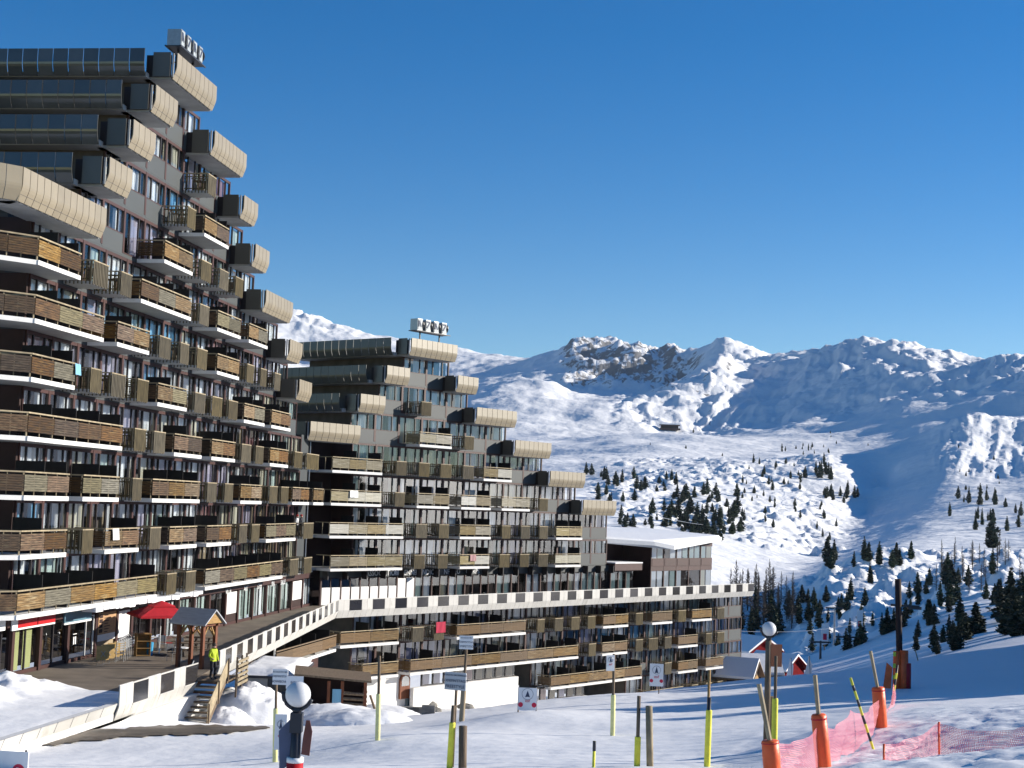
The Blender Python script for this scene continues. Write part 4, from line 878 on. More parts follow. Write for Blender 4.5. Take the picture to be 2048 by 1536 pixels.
# parasol
pc = atz(318, 1310, -9.1)
U_ = thing('parasol', 'large red two tier square parasol over the cafe terrace', 'parasol', (pc.x, pc.y, -9.1), .5)
mk('pole', MB().tube([(0,0,0),(0,0,2.75)], .03, 8).mesh('pole'), MT['white_paint'], U_); mk('foot', MB().box(-.35, .35, -.35, .35, 0, .08).mesh('foot'), MT['dark_metal'], U_)
def pyramid(b, r, z0, z1, drop=.12, r1=0.0):
    n = 16; vs = []
    for i in range(n):
        t = i*4/n; e = int(t); f = t - e; c = [(-1,-1),(1,-1),(1,1),(-1,1)]; p, q = c[e], c[(e+1) % 4]; x = p[0]+(q[0]-p[0])*f; y = p[1]+(q[1]-p[1])*f; sag = .06*math.sin(f*math.pi)
        vs += [(x*r, y*r, z0 - drop), (x*r, y*r, z0 + sag), (x*r1, y*r1, z1)]
    fs = []
    for i in range(n):
        j = (i+1) % n; fs += [(3*i, 3*j, 3*j+1, 3*i+1), (3*i+1, 3*j+1, 3*j+2, 3*i+2)]
    return b.add(vs, fs)
mk('canopy', pyramid(MB(), 1.55, 2.25, 2.72, .1, .5).mesh('canopy'), MT['red_cloth'], U_); mk('top_canopy', pyramid(MB(), .62, 2.74, 3.02, .05, .02).mesh('top_canopy'), MT['red_cloth'], U_)
rb = MB()
for x, y in ((1,1),(1,-1),(-1,1),(-1,-1)): rb.tube([(x*1.5, y*1.5, 2.2), (0, 0, 2.6)], .015, 5)
mk('ribs', rb.mesh('ribs'), MT['dark_metal'], U_)
# stacked chairs (tubular arches), folding tables, cabinet, bin
def arch_chair(loc, rz, label):
    t = thing('stacked_chair', label, 'chair', loc, rz, 'metal chairs stacked by the shop wall')
    a = MB(); pts = [(-.25,0,0)] + [(-.25 + .25*(1-math.cos(u)), 0, .95 + .3*math.sin(u)) for u in np.linspace(0, math.pi, 8)] + [(.25,0,0)]
    mk('frame', a.tube(pts, .02, 6).mesh('frame'), MT['metal'], t)
    mk('seat', MB().box(-.22, .22, -.03, .4, .42, .46).mesh('seat'), MT['dark_metal'], t)
    bk = MB()
    for q in range(4): bk.box(-.23, .23, -.015, .015, .6 + q*.13, .65 + q*.13)
    mk('backrest', bk.mesh('backrest'), MT['metal'], t); return t
for k in range(7):
    p = atz(243 + 3.6*k, 1324 - 2.2*k, -9.1); arch_chair((p.x-.1, p.y, -9.1), .9, 'tubular metal chair in the row stacked between the folded tables and the cabinet')
for k in range(4):
    p = atz(204 + 11*k, 1331 - 3.2*k, -9.1)
    t = thing('folded_table', 'folded table with a yellow wooden top leaning in a row by the wall', 'table', (p.x, p.y, -9.1), .75, 'folded tables by the shop wall')
    mk('table_top', MB().box(-.36, .36, -.02, .02, .28, 1.02).mesh('table_top'), MT['table'] if 'table' in MT else MT.setdefault('table', mat('table_wood', (.42,.27,.09), .6, .2, 2, (1,1,6))), t, (0,0,0), 0)
    mk('leg_frame', MB().tube([(-.2,.06,.5),(-.2,.2,0),(.2,.2,0),(.2,.06,.5)], .018, 5).bar((-.12,-.05,.45),(.12,-.05,.75),.025).bar((.12,-.05,.45),(-.12,-.05,.75),.025).mesh('leg_frame'), MT['metal'], t)
p = atz(284, 1312, -9.1)
t = thing('cabinet', 'tall open wooden cabinet beside the chairs under the parasol', 'cabinet', (p.x, p.y, -9.1), .5)
for x in (-.4, .37): mk('side', ME_BOX, MT['bright_wood'], t, (x, -.25, 0), 0, (.03, .5, 1.25))
mk('back', ME_BOX, MT['bright_wood'], t, (-.4, .25, 0), 0, (.8, .03, 1.25))
for k in range(4): mk('shelf', ME_BOX, MT['bright_wood'], t, (-.37, -.25, .04 + k*.39), 0, (.74, .5, .03))
p = atz(299, 1311, -9.1); wmesh('bin', 'bright blue plastic bin beside the wooden cabinet', 'bin', MB().tube([(0,0,0),(0,0,.05),(0,0,.72),(0,0,.74)], [.15,.16,.2,.17], 10), MT['blue'], (p.x, p.y, -9.1))
def cafe_table(px, py, label):
    p = atz(px, py, -9.1); t = thing('cafe_table', label, 'table', (p.x, p.y, -9.1), random.random())
    mk('table_top', MB().tube([(0,0,.7),(0,0,.74)], .38, 12).mesh('table_top'), MT['white_paint'], t); mk('leg', MB().tube([(0,0,0),(0,0,.7)], .03, 6).mesh('leg'), MT['metal'], t); mk('foot', MB().tube([(0,0,0),(0,0,.03)], .25, 10).mesh('foot'), MT['metal'], t)
def cafe_chair(px, py, label, seat='metal', rz=0):
    p = atz(px, py, -9.1); t = thing('cafe_chair', label, 'chair', (p.x, p.y, -9.1), rz)
    mk('seat', MB().box(-.22,.22,-.22,.22,.43,.46).mesh('seat'), MT[seat], t); mk('backrest', MB().box(-.22,.22,.2,.23,.55,.9).mesh('backrest'), MT[seat], t)
    for x in (-.2, .2):
        for y in (-.2, .2): mk('leg', MB().tube([(x,y,0),(x,y,.43 if y < 0 else .9)], .015, 5).mesh('leg'), MT['metal'], t)
cafe_table(314, 1300, 'round cafe table under the left edge of the red parasol'); cafe_table(349, 1296, 'round cafe table under the right edge of the red parasol'); cafe_table(362, 1322, 'round cafe table beside the roofed gate')
cafe_chair(324, 1303, 'metal cafe chair at the left parasol table', 'metal', .4); cafe_chair(336, 1301, 'dark red cafe chair under the parasol', 'red', 2.0); cafe_chair(357, 1306, 'metal cafe chair at the right parasol table', 'metal', 3.5); cafe_chair(344, 1322, 'dark cafe chair left of the roofed gate', 'dark_metal', 1.0)
for k, (px, py) in enumerate(((372,1300),(385,1312),(398,1300))):
    p = atz(px, py, -9.1); t = thing('picnic_bench', ['picnic bench behind the roofed gate, leftmost', 'picnic bench seen through the posts of the roofed gate', 'picnic bench behind the roofed gate, rightmost'][k], 'bench', (p.x, p.y, -9.1), .3)
    mk('table_top', MB().box(-.8,.8,-.35,.35,.7,.75).mesh('table_top'), MT['post_wood'], t)
    for y in (-.7, .55): mk('seat', MB().box(-.8,.8,y,y+.25,.42,.46).mesh('seat'), MT['post_wood'], t)
    for x in (-.55, .55): mk('leg', MB().box(x-.04,x+.04,-.7,.8,.36,.42).bar((x,-.5,0),(x,-.2,.7),.07).bar((x,.5,0),(x,.2,.7),.07).mesh('leg'), MT['post_wood'], t)

# ------------------------------------------------------------------ grey shelter, log hut, leaning boards
q = ghit(520, 1441)
SH = thing('grey_shelter', 'grey concrete shelter with a thick snow cap right of the stairs', 'shelter', (-14.1, 80.5, -11.6), math.radians(0))
sw = (atd(598, 1400, 80).x - atd(480, 1400, 80).x)
mk('wall', MB().box(0, sw, 0, 7, 0, 1.98).mesh('wall'), MT['concrete_grey'], SH); mk('side_door', MB().box(sw*.56, sw-.05, -.04, -.005, .05, 1.95).mesh('side_door'), MT['spandrel'], SH)
mk('roof', MB().box(-.15, sw+.15, -.2, 7.2, 1.98, 2.115).mesh('roof'), MT['dark_metal'], SH)
Xs, Ys = np.meshgrid(np.linspace(-.15, sw+.15, 30), np.linspace(-.2, 7.2, 30)); ed = np.minimum(np.minimum(Xs+.15, sw+.15-Xs), np.minimum(Ys+.2, 7.2-Ys))
mk('snow_cap', grid_mesh('snow_cap', Xs, Ys, 2.12 + .34*sstep(0, .7, ed)*(1 + .3*fbm(Xs/1.5, Ys/1.5, 3)) - sstep(.02, 0, ed)*.02), MT['snow'], SH)
hx = ghit(662, 1441)
HU = thing('log_hut', 'small open log hut with a sagging plank roof below the lower gallery', 'hut', (hx.x, hx.y, hx.z), .12)
mk('back_wall', MB().box(-1.8, 1.8, .85, .95, 0, 2.3).mesh('back_wall'), MT['dark_brown'], HU)
for k in range(7): mk('log', MB().tube([(1.7,-.9,.12+k*.25),(1.7,.9,.12+k*.25)], .12, 7).mesh('log'), MT['post_wood'], HU)
for k in range(3): mk('log', MB().tube([(.55,-.9,1.0+k*.27),(1.65,-.9,.95+k*.27)], .09, 7).mesh('log'), MT['post_wood'], HU)
mk('side_wall', MB().box(-1.75, -1.65, -.9, .85, 0, 2.3).mesh('side_wall'), MT['dark_brown'], HU)
for x in (-1.7, -.2, .5, 1.7): mk('post', MB().box(x-.08, x+.08, -.98, -.82, 0, 2.15).mesh('post'), MT['red_wood'], HU)
mk('roof', MB().add([(-2.0,-1.2,2.42),(2.0,-1.2,2.12),(2.0,1.2,2.3),(-2.0,1.2,2.6),(-2.0,-1.2,2.52),(2.0,-1.2,2.22),(2.0,1.2,2.4),(-2.0,1.2,2.7)], [(0,3,2,1),(4,5,6,7),(0,1,5,4),(1,2,6,5),(2,3,7,6),(3,0,4,7)]).mesh('roof'), MT['post_wood'], HU)
mk('notice_board', MB().box(.0,.45,-1.02,-.99,.4,1.75).mesh('notice_board'), MT['cur_blue'], HU)
for k in range(3): mk('bench_board', MB().box(-1.6,-.3,-.2+k*.3,.0+k*.3,.5,.55).mesh('bench_board'), MT['post_wood'], HU)
mk('plank', MB().bar((1.95,-1.1,1.5),(2.6,-1.3,-.2),.14,.1).mesh('plank'), MT['post_wood'], HU)
for k in range(3):
    p = ghit(645 + 9*k, 1438); t = thing('sledge', 'pale bent-wood sledge leaning inside the log hut', 'sledge', (p.x, p.y-.4, p.z), .3, 'sledges in the log hut'); mk('runner', MB().tube([(0,0,0),(.1,0,.9),(.2,0,1.2),(.35,0,1.15)], .025, 5).tube([(.25,.1,0),(.3,.1,.9),(.4,.1,1.15)], .025, 5).mesh('runner'), MT['cur_cream'], t)
for k, (px, py, r) in enumerate(((838,1412,1.0),(852,1416,.8),(945,1414,.9),(932,1418,.6),(868,1424,.45),(740,1420,.4))):
    p = ghit(px, py); b = MB().ball((0,0,0), r, 12, 8, 1.3, .8, .6); rnd_ = random.Random(k)
    b.v = [(x*(1+.25*(rnd_.random()-.5)), y*(1+.25*(rnd_.random()-.5)), z*(1+.3*(rnd_.random()-.5))) for x, y, z in b.v]
    wmesh('boulder', ['large snow-streaked boulder right of the arched door', 'boulder beside the snow-streaked boulder', 'long dark boulder at the foot of the white wall behind the two sign poles', 'small boulder touching the long dark boulder', 'small dark stone right of the boulders', 'small stone by the low stone kerb'][k], 'boulder', b, MT['stone'], (p.x, p.y, p.z + r*.25))
kb = MB()
for k in range(14):
    p = ghit(746 + 8.5*k, 1423 + .45*k - (k > 9)*(k-9)*.2); kb.box(p.x-.34, p.x+.34, p.y-.2, p.y+.2, p.z-.3, p.z+.45)
wmesh('stone_kerb', 'low stone kerb half buried in snow before the arched door', 'kerb', kb, MT['stone'])

# ------------------------------------------------------------------ roof signs
MT['sign_face'] = mat('silver_face', (.34,.37,.38), .4, .35, 3)
def roof_sign(fac, px, z, y, n, size, label):
    s_ = fac.sof(px, z, y); t = thing('roof_sign', label, 'sign', tuple(fac.P(s_, y, z)), fac.rz)
    w = n*size*1.25
    for x in (w*.2, w*.8): mk('post', MB().box(x-.05, x+.05, -.05, .05, 0, 1.0).bar((x, .0, .3), (x, 1.0, 0), .06).mesh('post'), MT['dark_metal'], t)
    mk('beam', MB().box(-.1, w+.1, -.5, -.42, .95, 1.03).box(-.1, w+.1, .42, .5, .95, 1.03).box(0, w, -.42, .42, .97, 1.02).mesh('beam'), MT['dark_metal'], t)
    for k in range(n):
        x = k*size*1.25 + .05; o = mk('sign_box', MB().box(x, x+size*.72, -size*.5, size*.5, 1.05, 1.05+size*1.15).mesh('sign_box'), MT['metal'], t)
        mk('face', MB().box(x+.05, x+size*.67, -size*.5-.03, -size*.5-.005, 1.1, 1.0+size*1.15).mesh('face'), MT['sign_face'], o)
        zz = 1.12 + size*.25; b = MB()
        if k % 2: b.bar((x+.12, -size*.5-.04, zz), (x+size*.55, -size*.5-.04, zz+size*.6), .14, .03, (0,1,0)); b.bar((x+.12, -size*.5-.04, zz+size*.6), (x+size*.55, -size*.5-.04, zz+size*.6), .12, .03, (0,1,0))
        else: b.bar((x+.14, -size*.5-.04, zz), (x+.14, -size*.5-.04, zz+size*.62), .12, .03, (0,1,0)); b.bar((x+size*.5, -size*.5-.04, zz), (x+.2, -size*.5-.04, zz+size*.6), .12, .03, (0,1,0))
        mk('mark', b.mesh('mark'), MT['text'], o)
        mk('side_disc', MB().tube([(x+size*.74, -size*.1, 1.05+size*.58), (x+size*.84, -size*.1, 1.05+size*.58)], size*.56, 14).mesh('side_disc'), MT['dark_metal'], o)
roof_sign(A, 345, zt(9) + .95, -1.1, 4, .85, 'silver box sign on a frame on top of the tall near block')
roof_sign(B, 826, zt(5) + 1.0, -.9, 4, .9, 'box sign on two posts on the roof of the far block')

# ------------------------------------------------------------------ posts, signs, lamps, padding, nets
def leanpost(name, label, cat, base, top, r, m, segs=None, n=8, group=None, sink=.4):
    """round post from base to top; segs = list of (f0, f1, radius, material, part name) sleeves along it"""
    base = Vector(base); top = Vector(top); t = thing(name, label, cat, base, 0, group); d = top - base
    mk('pole', MB().tube([-d.normalized()*sink, d], r, n).mesh('pole', True), MT[m], t)
    for f0, f1, rr, mm, nm in (segs or []): mk(nm, MB().tube([d*f0, d*(f0*.98+f1*.02), d*(f0*.02+f1*.98), d*f1], [rr*.9, rr, rr, rr*.92], 12).mesh(nm, True), MT[mm], t)
    return t
def post_px(px0, py0, px1, py1, d):
    """base on the snow under pixel column px0 at depth d, top at pixel (px1, py1) at the same depth"""
    b = gpt(px0, d, py0); return b, atd(px1, py1, d)
def signboard(label, px0, py0, px1, py1, d, lines, m='white_paint', post=None, yaw=0.0, tm='text', rollz=0.0):
    a = atd(px0, py0, d); c = atd(px1, py1, d); w = abs(c.x-a.x); h = abs(a.z-c.z); t = thing('notice_sign', label, 'sign', ((a.x+c.x)/2, d, c.z), yaw)
    mk('board', MB().box(-w/2, w/2, -.02, .02, 0, h).mesh('board'), MT[m], t)
    for txt, f, sz in lines: mk('lettering', text_mesh(txt, sz*h, .006), MT[tm], t, (0, -.026, f*h), rot=(math.pi/2, 0, 0))
    if post:
        bx, dz = post; mk('pole', MB().tube([(bx, .06, h*.6), (bx, .06, dz)], .045, 7).mesh('pole'), MT['post_wood'], t)
    return t
# 1 snowboard sign with banner
b, tp = post_px(550, 1525, 553, 1340, 50); leanpost('piste_pole', 'pale yellow sleeved pole carrying the snowboard sign left of the near lamp', 'pole', b, tp, .045, 'post_wood', [(0, .58, .085, 'pale_yellow', 'sleeve')])
signboard('white notice reading RODEFIN STAGES SNOWBOARD', 546, 1338, 575, 1370, 49.8, [("ECOLE DU SKI", .78, .15), ("RODEFIN'STAGES", .48, .2), ('SNOWBOARD', .14, .22)], yaw=-.05)
signboard('small pale blue notice half hidden behind the near lamp globe', 573, 1352, 606, 1378, 49.0, [('EOLE', .4, .3)], post=(.1, -3.2), yaw=.15)
def esf(label, x0, y0, x1, y1, d, yaw=0.0, discs=True, drop=None, fs=.2):
    a = atd(x0, y0, d); c = atd(x1, y1, d); w = c.x-a.x; h = a.z-c.z; t = thing('ski_school_banner', label, 'banner', ((a.x+c.x)/2, d, c.z), yaw)
    mk('sheet', MB().box(-w/2, w/2, -.012, .012, 0, h).mesh('sheet'), MT['white_paint'], t)
    mk('lettering', text_mesh('esf', h*fs, .006), MT['text_red'], t, (0, -.018, h*.36), rot=(math.pi/2, 0, 0))
    mk('emblem', MB().prism([(-.13*w, h*.58), (0, h*.6), (.13*w, h*.58), (0, h*.88)], -.02, -.014).mesh('emblem'), MT['text'], t)
    mk('emblem_ring', MB().tube([(.3*w*math.cos(u), -.016, h*.72 + .3*w*math.sin(u)) for u in np.linspace(0, 2*math.pi, 17)], .012, 4, False).mesh('emblem_ring'), MT['metal'], t)
    if discs:
        for x in (-.36, .36): mk('disc', MB().tube([(x*w, -.012, h*.24), (x*w, -.02, h*.24)], w*.13, 12).mesh('disc'), MT['text_red'], t)
    if drop:
        for x in drop[0]: mk('post', MB().tube([(x*w, .03, h), (x*w, .03, drop[1])], .03, 6).mesh('post'), MT['post_wood'], t)
    return t
esf('narrow white ski school banner tied to the snowboard sign pole', 551, 1428, 571, 1500, 49.7, .1, False, fs=.13)
# 2 plain pole
b, tp = post_px(755, 1482, 759, 1312, 52); leanpost('piste_pole', 'pole with a pale yellow lower sleeve standing before the log hut', 'pole', b, tp, .05, 'post_wood', [(0, .55, .085, 'pale_yellow', 'sleeve')])
# 3 freestyle sign
b, tp = post_px(899, 1560, 907, 1411, 37); leanpost('piste_pole', 'yellow sleeved pole just left of the thick brown post below the freestyle sign', 'pole', b, tp, .05, 'post_wood', [(0, .73, .075, 'yellow', 'sleeve')])
b, tp = post_px(905, 1545, 913, 1372, 38); leanpost('sign_pole', 'thin slanting pole carrying the freestyle sign', 'pole', b, tp, .035, 'post_wood')
signboard('grey notice reading RODEFIN STAGES FREESTYLE', 889, 1344, 933, 1381, 37.9, [("ECOLE DU SKI FRANCAIS", .8, .13), ("RODEFIN'STAGES", .46, .22), ('FREESTYLE', .12, .25)], m='sign_grey' if 'sign_grey' in MT else MT.setdefault('sign_grey_', None) or 'metal_sign', yaw=.55) if False else None
MT['sign_grey'] = mat('sign_grey', (.42,.44,.47), .5, .05)
t = signboard('grey notice reading RODEFIN STAGES FREESTYLE', 889, 1344, 933, 1381, 37.9, [("ECOLE DU SKI FRANCAIS", .8, .13), ("RODEFIN'STAGES", .46, .21), ('FREESTYLE', .12, .25)], m='sign_grey', yaw=-.35)
b, tp = post_px(925, 1545, 926, 1452, 37); leanpost('wooden_post', 'thick dark brown round post at the bottom edge below the freestyle sign', 'post', b, tp, .1, 'post_wood', n=12)
# 4 competition sign
b, tp = post_px(923, 1443, 933, 1296, 66); leanpost('sign_pole', 'tall pole with a grey padded foot carrying the competition sign', 'pole', b, tp, .06, 'post_wood', [(0, .5, .12, 'cur_tan', 'sleeve')])
signboard('white notice reading RODEFIN STAGES COMPETITION', 919, 1271, 946, 1299, 65.8, [("ECOLE DU SKI", .8, .13), ("RODEFIN'STAGES", .47, .19), ('COMPETITION', .14, .22)], yaw=-.05)
# 5-6 banners
esf('white ski school banner standing on the snow in the middle', 1037, 1375, 1073, 1421, 66, -.05, True, ((-.48, .48), -.6))
esf('white ski school banner hanging before the lower balconies at the crest', 1300, 1327, 1326, 1373, 84, -.1, True, ((.2,), -.9))
b, tp = post_px(1225, 1472, 1228, 1308, 55); leanpost('piste_pole', 'pale yellow sleeved pole with a narrow banner at its top, middle of the slope', 'pole', b, tp, .05, 'post_wood', [(0, .5, .085, 'pale_yellow', 'sleeve')])
esf('narrow white and red banner at the top of the middle pole', 1213, 1310, 1229, 1342, 54.9, .3, False)
b, tp = post_px(1274, 1560, 1278, 1392, 37); leanpost('piste_pole', 'yellow sleeved pole beside the grey round post', 'pole', b, tp, .045, 'post_wood', [(0, .42, .075, 'yellow', 'sleeve')])
b, tp = post_px(1300, 1560, 1298, 1412, 37); leanpost('wooden_post', 'thick grey weathered round post without a sleeve', 'post', b, tp, .085, 'rail', n=12)
b, tp = post_px(1187, 1560, 1189, 1482, 36); leanpost('marker_stick', 'thin marker stick black above and yellow below', 'pole', b, tp, .035, 'yellow', [(.62, 1.0, .04, 'dark_metal', 'tip')])
b, tp = post_px(1413, 1560, 1419, 1340, 38); leanpost('piste_pole', 'tall thin wooden pole behind a bright yellow sleeve', 'pole', b, tp, .035, 'bright_wood')
b, tp = post_px(1414, 1560, 1419, 1395, 36.5); leanpost('piste_pole', 'bright yellow sleeved pole with a dark top right of the grey post', 'pole', b, tp, .045, 'dark_metal', [(0, .82, .075, 'yellow', 'sleeve')])
b, tp = post_px(1548, 1540, 1552, 1312, 42); leanpost('piste_pole', 'yellow sleeved pole directly right of the far globe lamp post', 'pole', b, tp, .045, 'post_wood', [(0, .58, .085, 'yellow', 'sleeve')])
# orange padded posts
def pad(label, px0, py0, px1, py1, ptop, d, r, stick):
    b, tp = post_px(px0, py0, px1, py1, d); t = leanpost('padded_post', label, 'post', b, tp, r*.45, 'post_wood'); dd = tp - b
    mk('padding', MB().tube([dd*0, dd*.02, dd*.5, dd*.97, dd*1.0], [r*.95, r, r*1.04, r, r*.8], 14).mesh('padding', True), MT['orange'], t)
    s0 = tp - b; s1 = atd(stick[0], stick[1], d+.1) - b; mk('stick', MB().tube([s0*.9, s1], .05, 7).mesh('stick'), MT['rail'], t)
    mk('strap', MB().tube([dd*.9, dd*.93], [r*1.05, r*1.05], 14).mesh('strap'), MT['red'], t)
pad('orange padded post with a long slanting stick left of the pink net', 1545, 1565, 1540, 1480, 0, 30, .17, (1518, 1368))
pad('orange padded post in the pink net, second from the left', 1648, 1560, 1637, 1428, 0, 33, .165, (1630, 1350))
pad('orange padded post in the pink net, third from the left', 1762, 1461, 1756, 1374, 0, 45, .19, (1741, 1302))
b, tp = post_px(1747, 1492, 1701, 1356, 40); t = leanpost('slalom_pole', 'slanting slalom pole striped yellow and black', 'pole', b, tp, .035, 'yellow', [(.12,.24,.037,'dark_metal','stripe'),(.36,.48,.037,'dark_metal','stripe'),(.6,.7,.037,'dark_metal','stripe'),(.82,.9,.037,'dark_metal','stripe')])
b, tp = post_px(1784, 1430, 1795, 1330, 62); t = leanpost('slalom_pole', 'slanting dark pole with yellow bands before the lift pylon', 'pole', b, tp, .045, 'dark_metal', [(.35,.5,.05,'yellow','stripe'),(.65,.8,.05,'yellow','stripe')])
# lift pylon with pads
b, tp = post_px(1800, 1372, 1796, 1158, 80); PY = leanpost('lift_pylon', 'dark ski lift pylon with orange pads at its foot on the right', 'pylon', b, tp, .17, 'dark_brown', n=10); dd = tp - b
mk('cross_arm', MB().bar(dd*.76 + Vector((-.4,0,0)), dd*.76 + Vector((1.1,0,-.05)), .12).box(dd.x*.76+.5, dd.x*.76+1.2, -.1, .1, dd.z*.76-.2, dd.z*.76-.05).mesh('cross_arm'), MT['dark_metal'], PY)
for k, (x, r, h) in enumerate(((-.25,.2,1.95),(.12,.24,2.0),(.3,.2,1.35))): mk('padding', MB().tube([(x,-.2-.05*k,0),(x,-.2-.05*k,h)], [r, r*.95], 12).mesh('padding', True), MT['orange'] if k < 2 else MT['red'], PY)
for z in (.5, 1.1, 1.7): mk('stripe', MB().box(-.5,-.36,-.46,-.42,z,z+.22).mesh('stripe'), MT['yellow'], PY)
mk('loose_net', MB().add([(-.95,-.2,0),(-.55,-.3,0),(-.5,-.3,1.1),(-.78,-.2,1.35)], [(0,1,2,3)]).mesh('loose_net'), MT['orange'], PY)
# safety nets
def net(label, tops, drop, d0):
    """tops: list of (px, py, depth) along the top edge; hangs down to the snow"""
    P_ = [atd(x, y, d) for x, y, d in tops]; fine = []
    for a, c in zip(P_[:-1], P_[1:]):
        for k in range(12):
            f = k/12; p = a.lerp(c, f); p.z -= .22*math.sin(f*math.pi)*(a-c).length/6; fine.append(p)
    fine.append(P_[-1]); vs = []; uv = []; u = 0
    for k, p in enumerate(fine):
        if k: u += (p - fine[k-1]).length
        g = gz(p.x, p.y) + .05
        for q in range(5): f = q/4; vs.append((p.x + .05*math.sin(k*.9 + q), p.y + .05*math.cos(k*1.3 + q), g*(f) + p.z*(1-f))); uv.append((u, (p.z-g)*f))
    n = len(fine); me = MB().add(vs, [(k*5+q, k*5+q+1, (k+1)*5+q+1, (k+1)*5+q) for k in range(n-1) for q in range(4)]).mesh('safety_net')
    ul = me.uv_layers.new(name='UVMap'); 
    for lp in me.loops: ul.data[lp.index].uv = uv[lp.vertex_index]
    return tag(mk('safety_net', me, MT['net']), label, 'safety net')
net('long pink safety net strung between the orange padded posts', [(1556, 1488, 30), (1640, 1452, 33), (1700, 1420, 39), (1757, 1398, 45), (1790, 1366, 62)], 1, 30)
net('lower pink safety net in the bottom right corner', [(1768, 1490, 31), (1878, 1446, 33), (1960, 1462, 32), (2070, 1450, 31)], 1, 30)
for k, (px, py, d) in enumerate(((1768, 1488, 31), (1878, 1444, 33))): b = gpt(px, d, 1530); leanpost('net_stake', ['short stake at the left end of the lower pink net', 'short stake in the middle of the lower pink net'][k], 'stake', b, atd(px, py, d), .025, 'orange')
b = gpt(1836, 118, 1320); leanpost('net_stake', 'tiny pale stick on the snow crest right of the lift pylon', 'stake', b, b + Vector((-.25, 0, .9)), .04, 'rail')
# globe lamps
def lamp(label, px, py, d, R, post_to, side):
    c = atd(px, py, d); g = gz(c.x, c.y); t = thing('globe_lamp', label, 'street lamp', (c.x, c.y, g), 0); z = c.z - g
    mk('globe', MB().ball((0,0,z), R, 24, 16).mesh('globe', True), MT['globe'], t)
    mk('post', MB().tube([(0,.02,0),(0,.02,z-R-.1)], [.095, .085], 12).mesh('post', True), MT['post_wood'] if side else MT['dark_metal'], t)
    b = MB()
    for sx in (-1, 1):
        b.tube([(sx*(R*1.12)*math.cos(u), -.02, z + R*1.12*math.sin(u)) for u in np.linspace(.15 if sx < 0 else -.3, -1.25, 8)], .035, 6)
    b.tube([(-R*.36, -.02, z-R*1.07), (0,0,z-R*1.4), (R*.36, -.02, z-R*1.07)], .04, 6); b.tube([(0,0,z-R-.12),(0,0,z-R+.02)], .07, 8)
    mk('bracket', b.mesh('bracket', True), MT['dark_metal'], t); return t, z
t, z = lamp('white globe lamp with a red padded post at the bottom left of centre', 596, 1389, 25.5, .215, 0, 0)
mk('padding', MB().tube([(0,.02,0),(0,.02,z-1.12)], [.15,.14], 14).mesh('padding', True), MT['red'], t); mk('ring', MB().tube([(0,.02,z-1.12),(0,.02,z-1.04)], .145, 14).mesh('ring', True), MT['white_paint'], t)
mk('plate', MB().prism([(.1,z-.98),(.24,z-1.0),(.27,z-.6),(.22,z-.42),(.16,z-.42),(.12,z-.7)], -.03, .0).mesh('plate'), MT['brown_plate'] if 'brown_plate' in MT else MT.setdefault('brown_plate', mat('rusty_plate', (.17,.06,.045), .7, .2)), t)
mk('wind_flag', MB().prism([(-.3,z-.62),(-.1,z-.4),(-.08,z-1.15),(-.26,z-1.3)], .05, .07).mesh('wind_flag'), MT['flag_navy'] if 'flag_navy' in MT else MT.setdefault('flag_navy', mat('navy_cloth', (.10,.12,.19), .8, .1)), t)
mk('loudspeaker', MB().box(-.1,.1,-.12,.1,z-.62,z-.3).mesh('loudspeaker'), MT['dark_metal'], t)
for k, zz in enumerate((1.25, 1.8)): mk('back_plate', MB().box(.15,.42,.1,.12,z-zz-.32,z-zz).mesh('back_plate'), MT['cur_sage'], t)
t, z = lamp('white globe lamp on a wooden post right of centre beside the slope', 1538, 1258, 43, .205, 0, 1)
mk('plate', MB().box(.05,.38,-.04,-.02,z-1.05,z-.42).mesh('plate'), MT['rust_orange'] if 'rust_orange' in MT else MT.setdefault('rust_orange', mat('terracotta_plate', (.36,.13,.06), .7, .1)), t)
mk('second_post', MB().tube([(.16,.15,0),(.16,.15,z-1.9)], .07, 8).mesh('second_post'), MT['rail'], t)
# round logo board, bottom left
a = atd(-70, 1500, 40); c = atd(61, 1500, 40)
t = thing('advertising_board', 'white board with a red round logo at the bottom left corner', 'sign', ((a.x+c.x)/2, 40, a.z-1.6), -.12); w = c.x-a.x
mk('board', MB().box(-w/2, w/2, -.02, .02, 0, 1.62).mesh('board'), MT['white_paint'], t)
lx = w/2 - .25; mk('logo_disc', MB().tube([(lx,-.02,1.14),(lx,-.028,1.14)], .165, 24).mesh('logo_disc'), MT['text_red'], t); mk('lettering', text_mesh('R', .26, .006), MT['white_paint'], t, (lx, -.034, 1.04), rot=(math.pi/2, 0, 0))
for x in (-w/2+.1, w/2-.1): mk('post', MB().tube([(x,.05,-1.2),(x,.05,1.66)], .03, 6).mesh('post'), MT['dark_metal'], t)

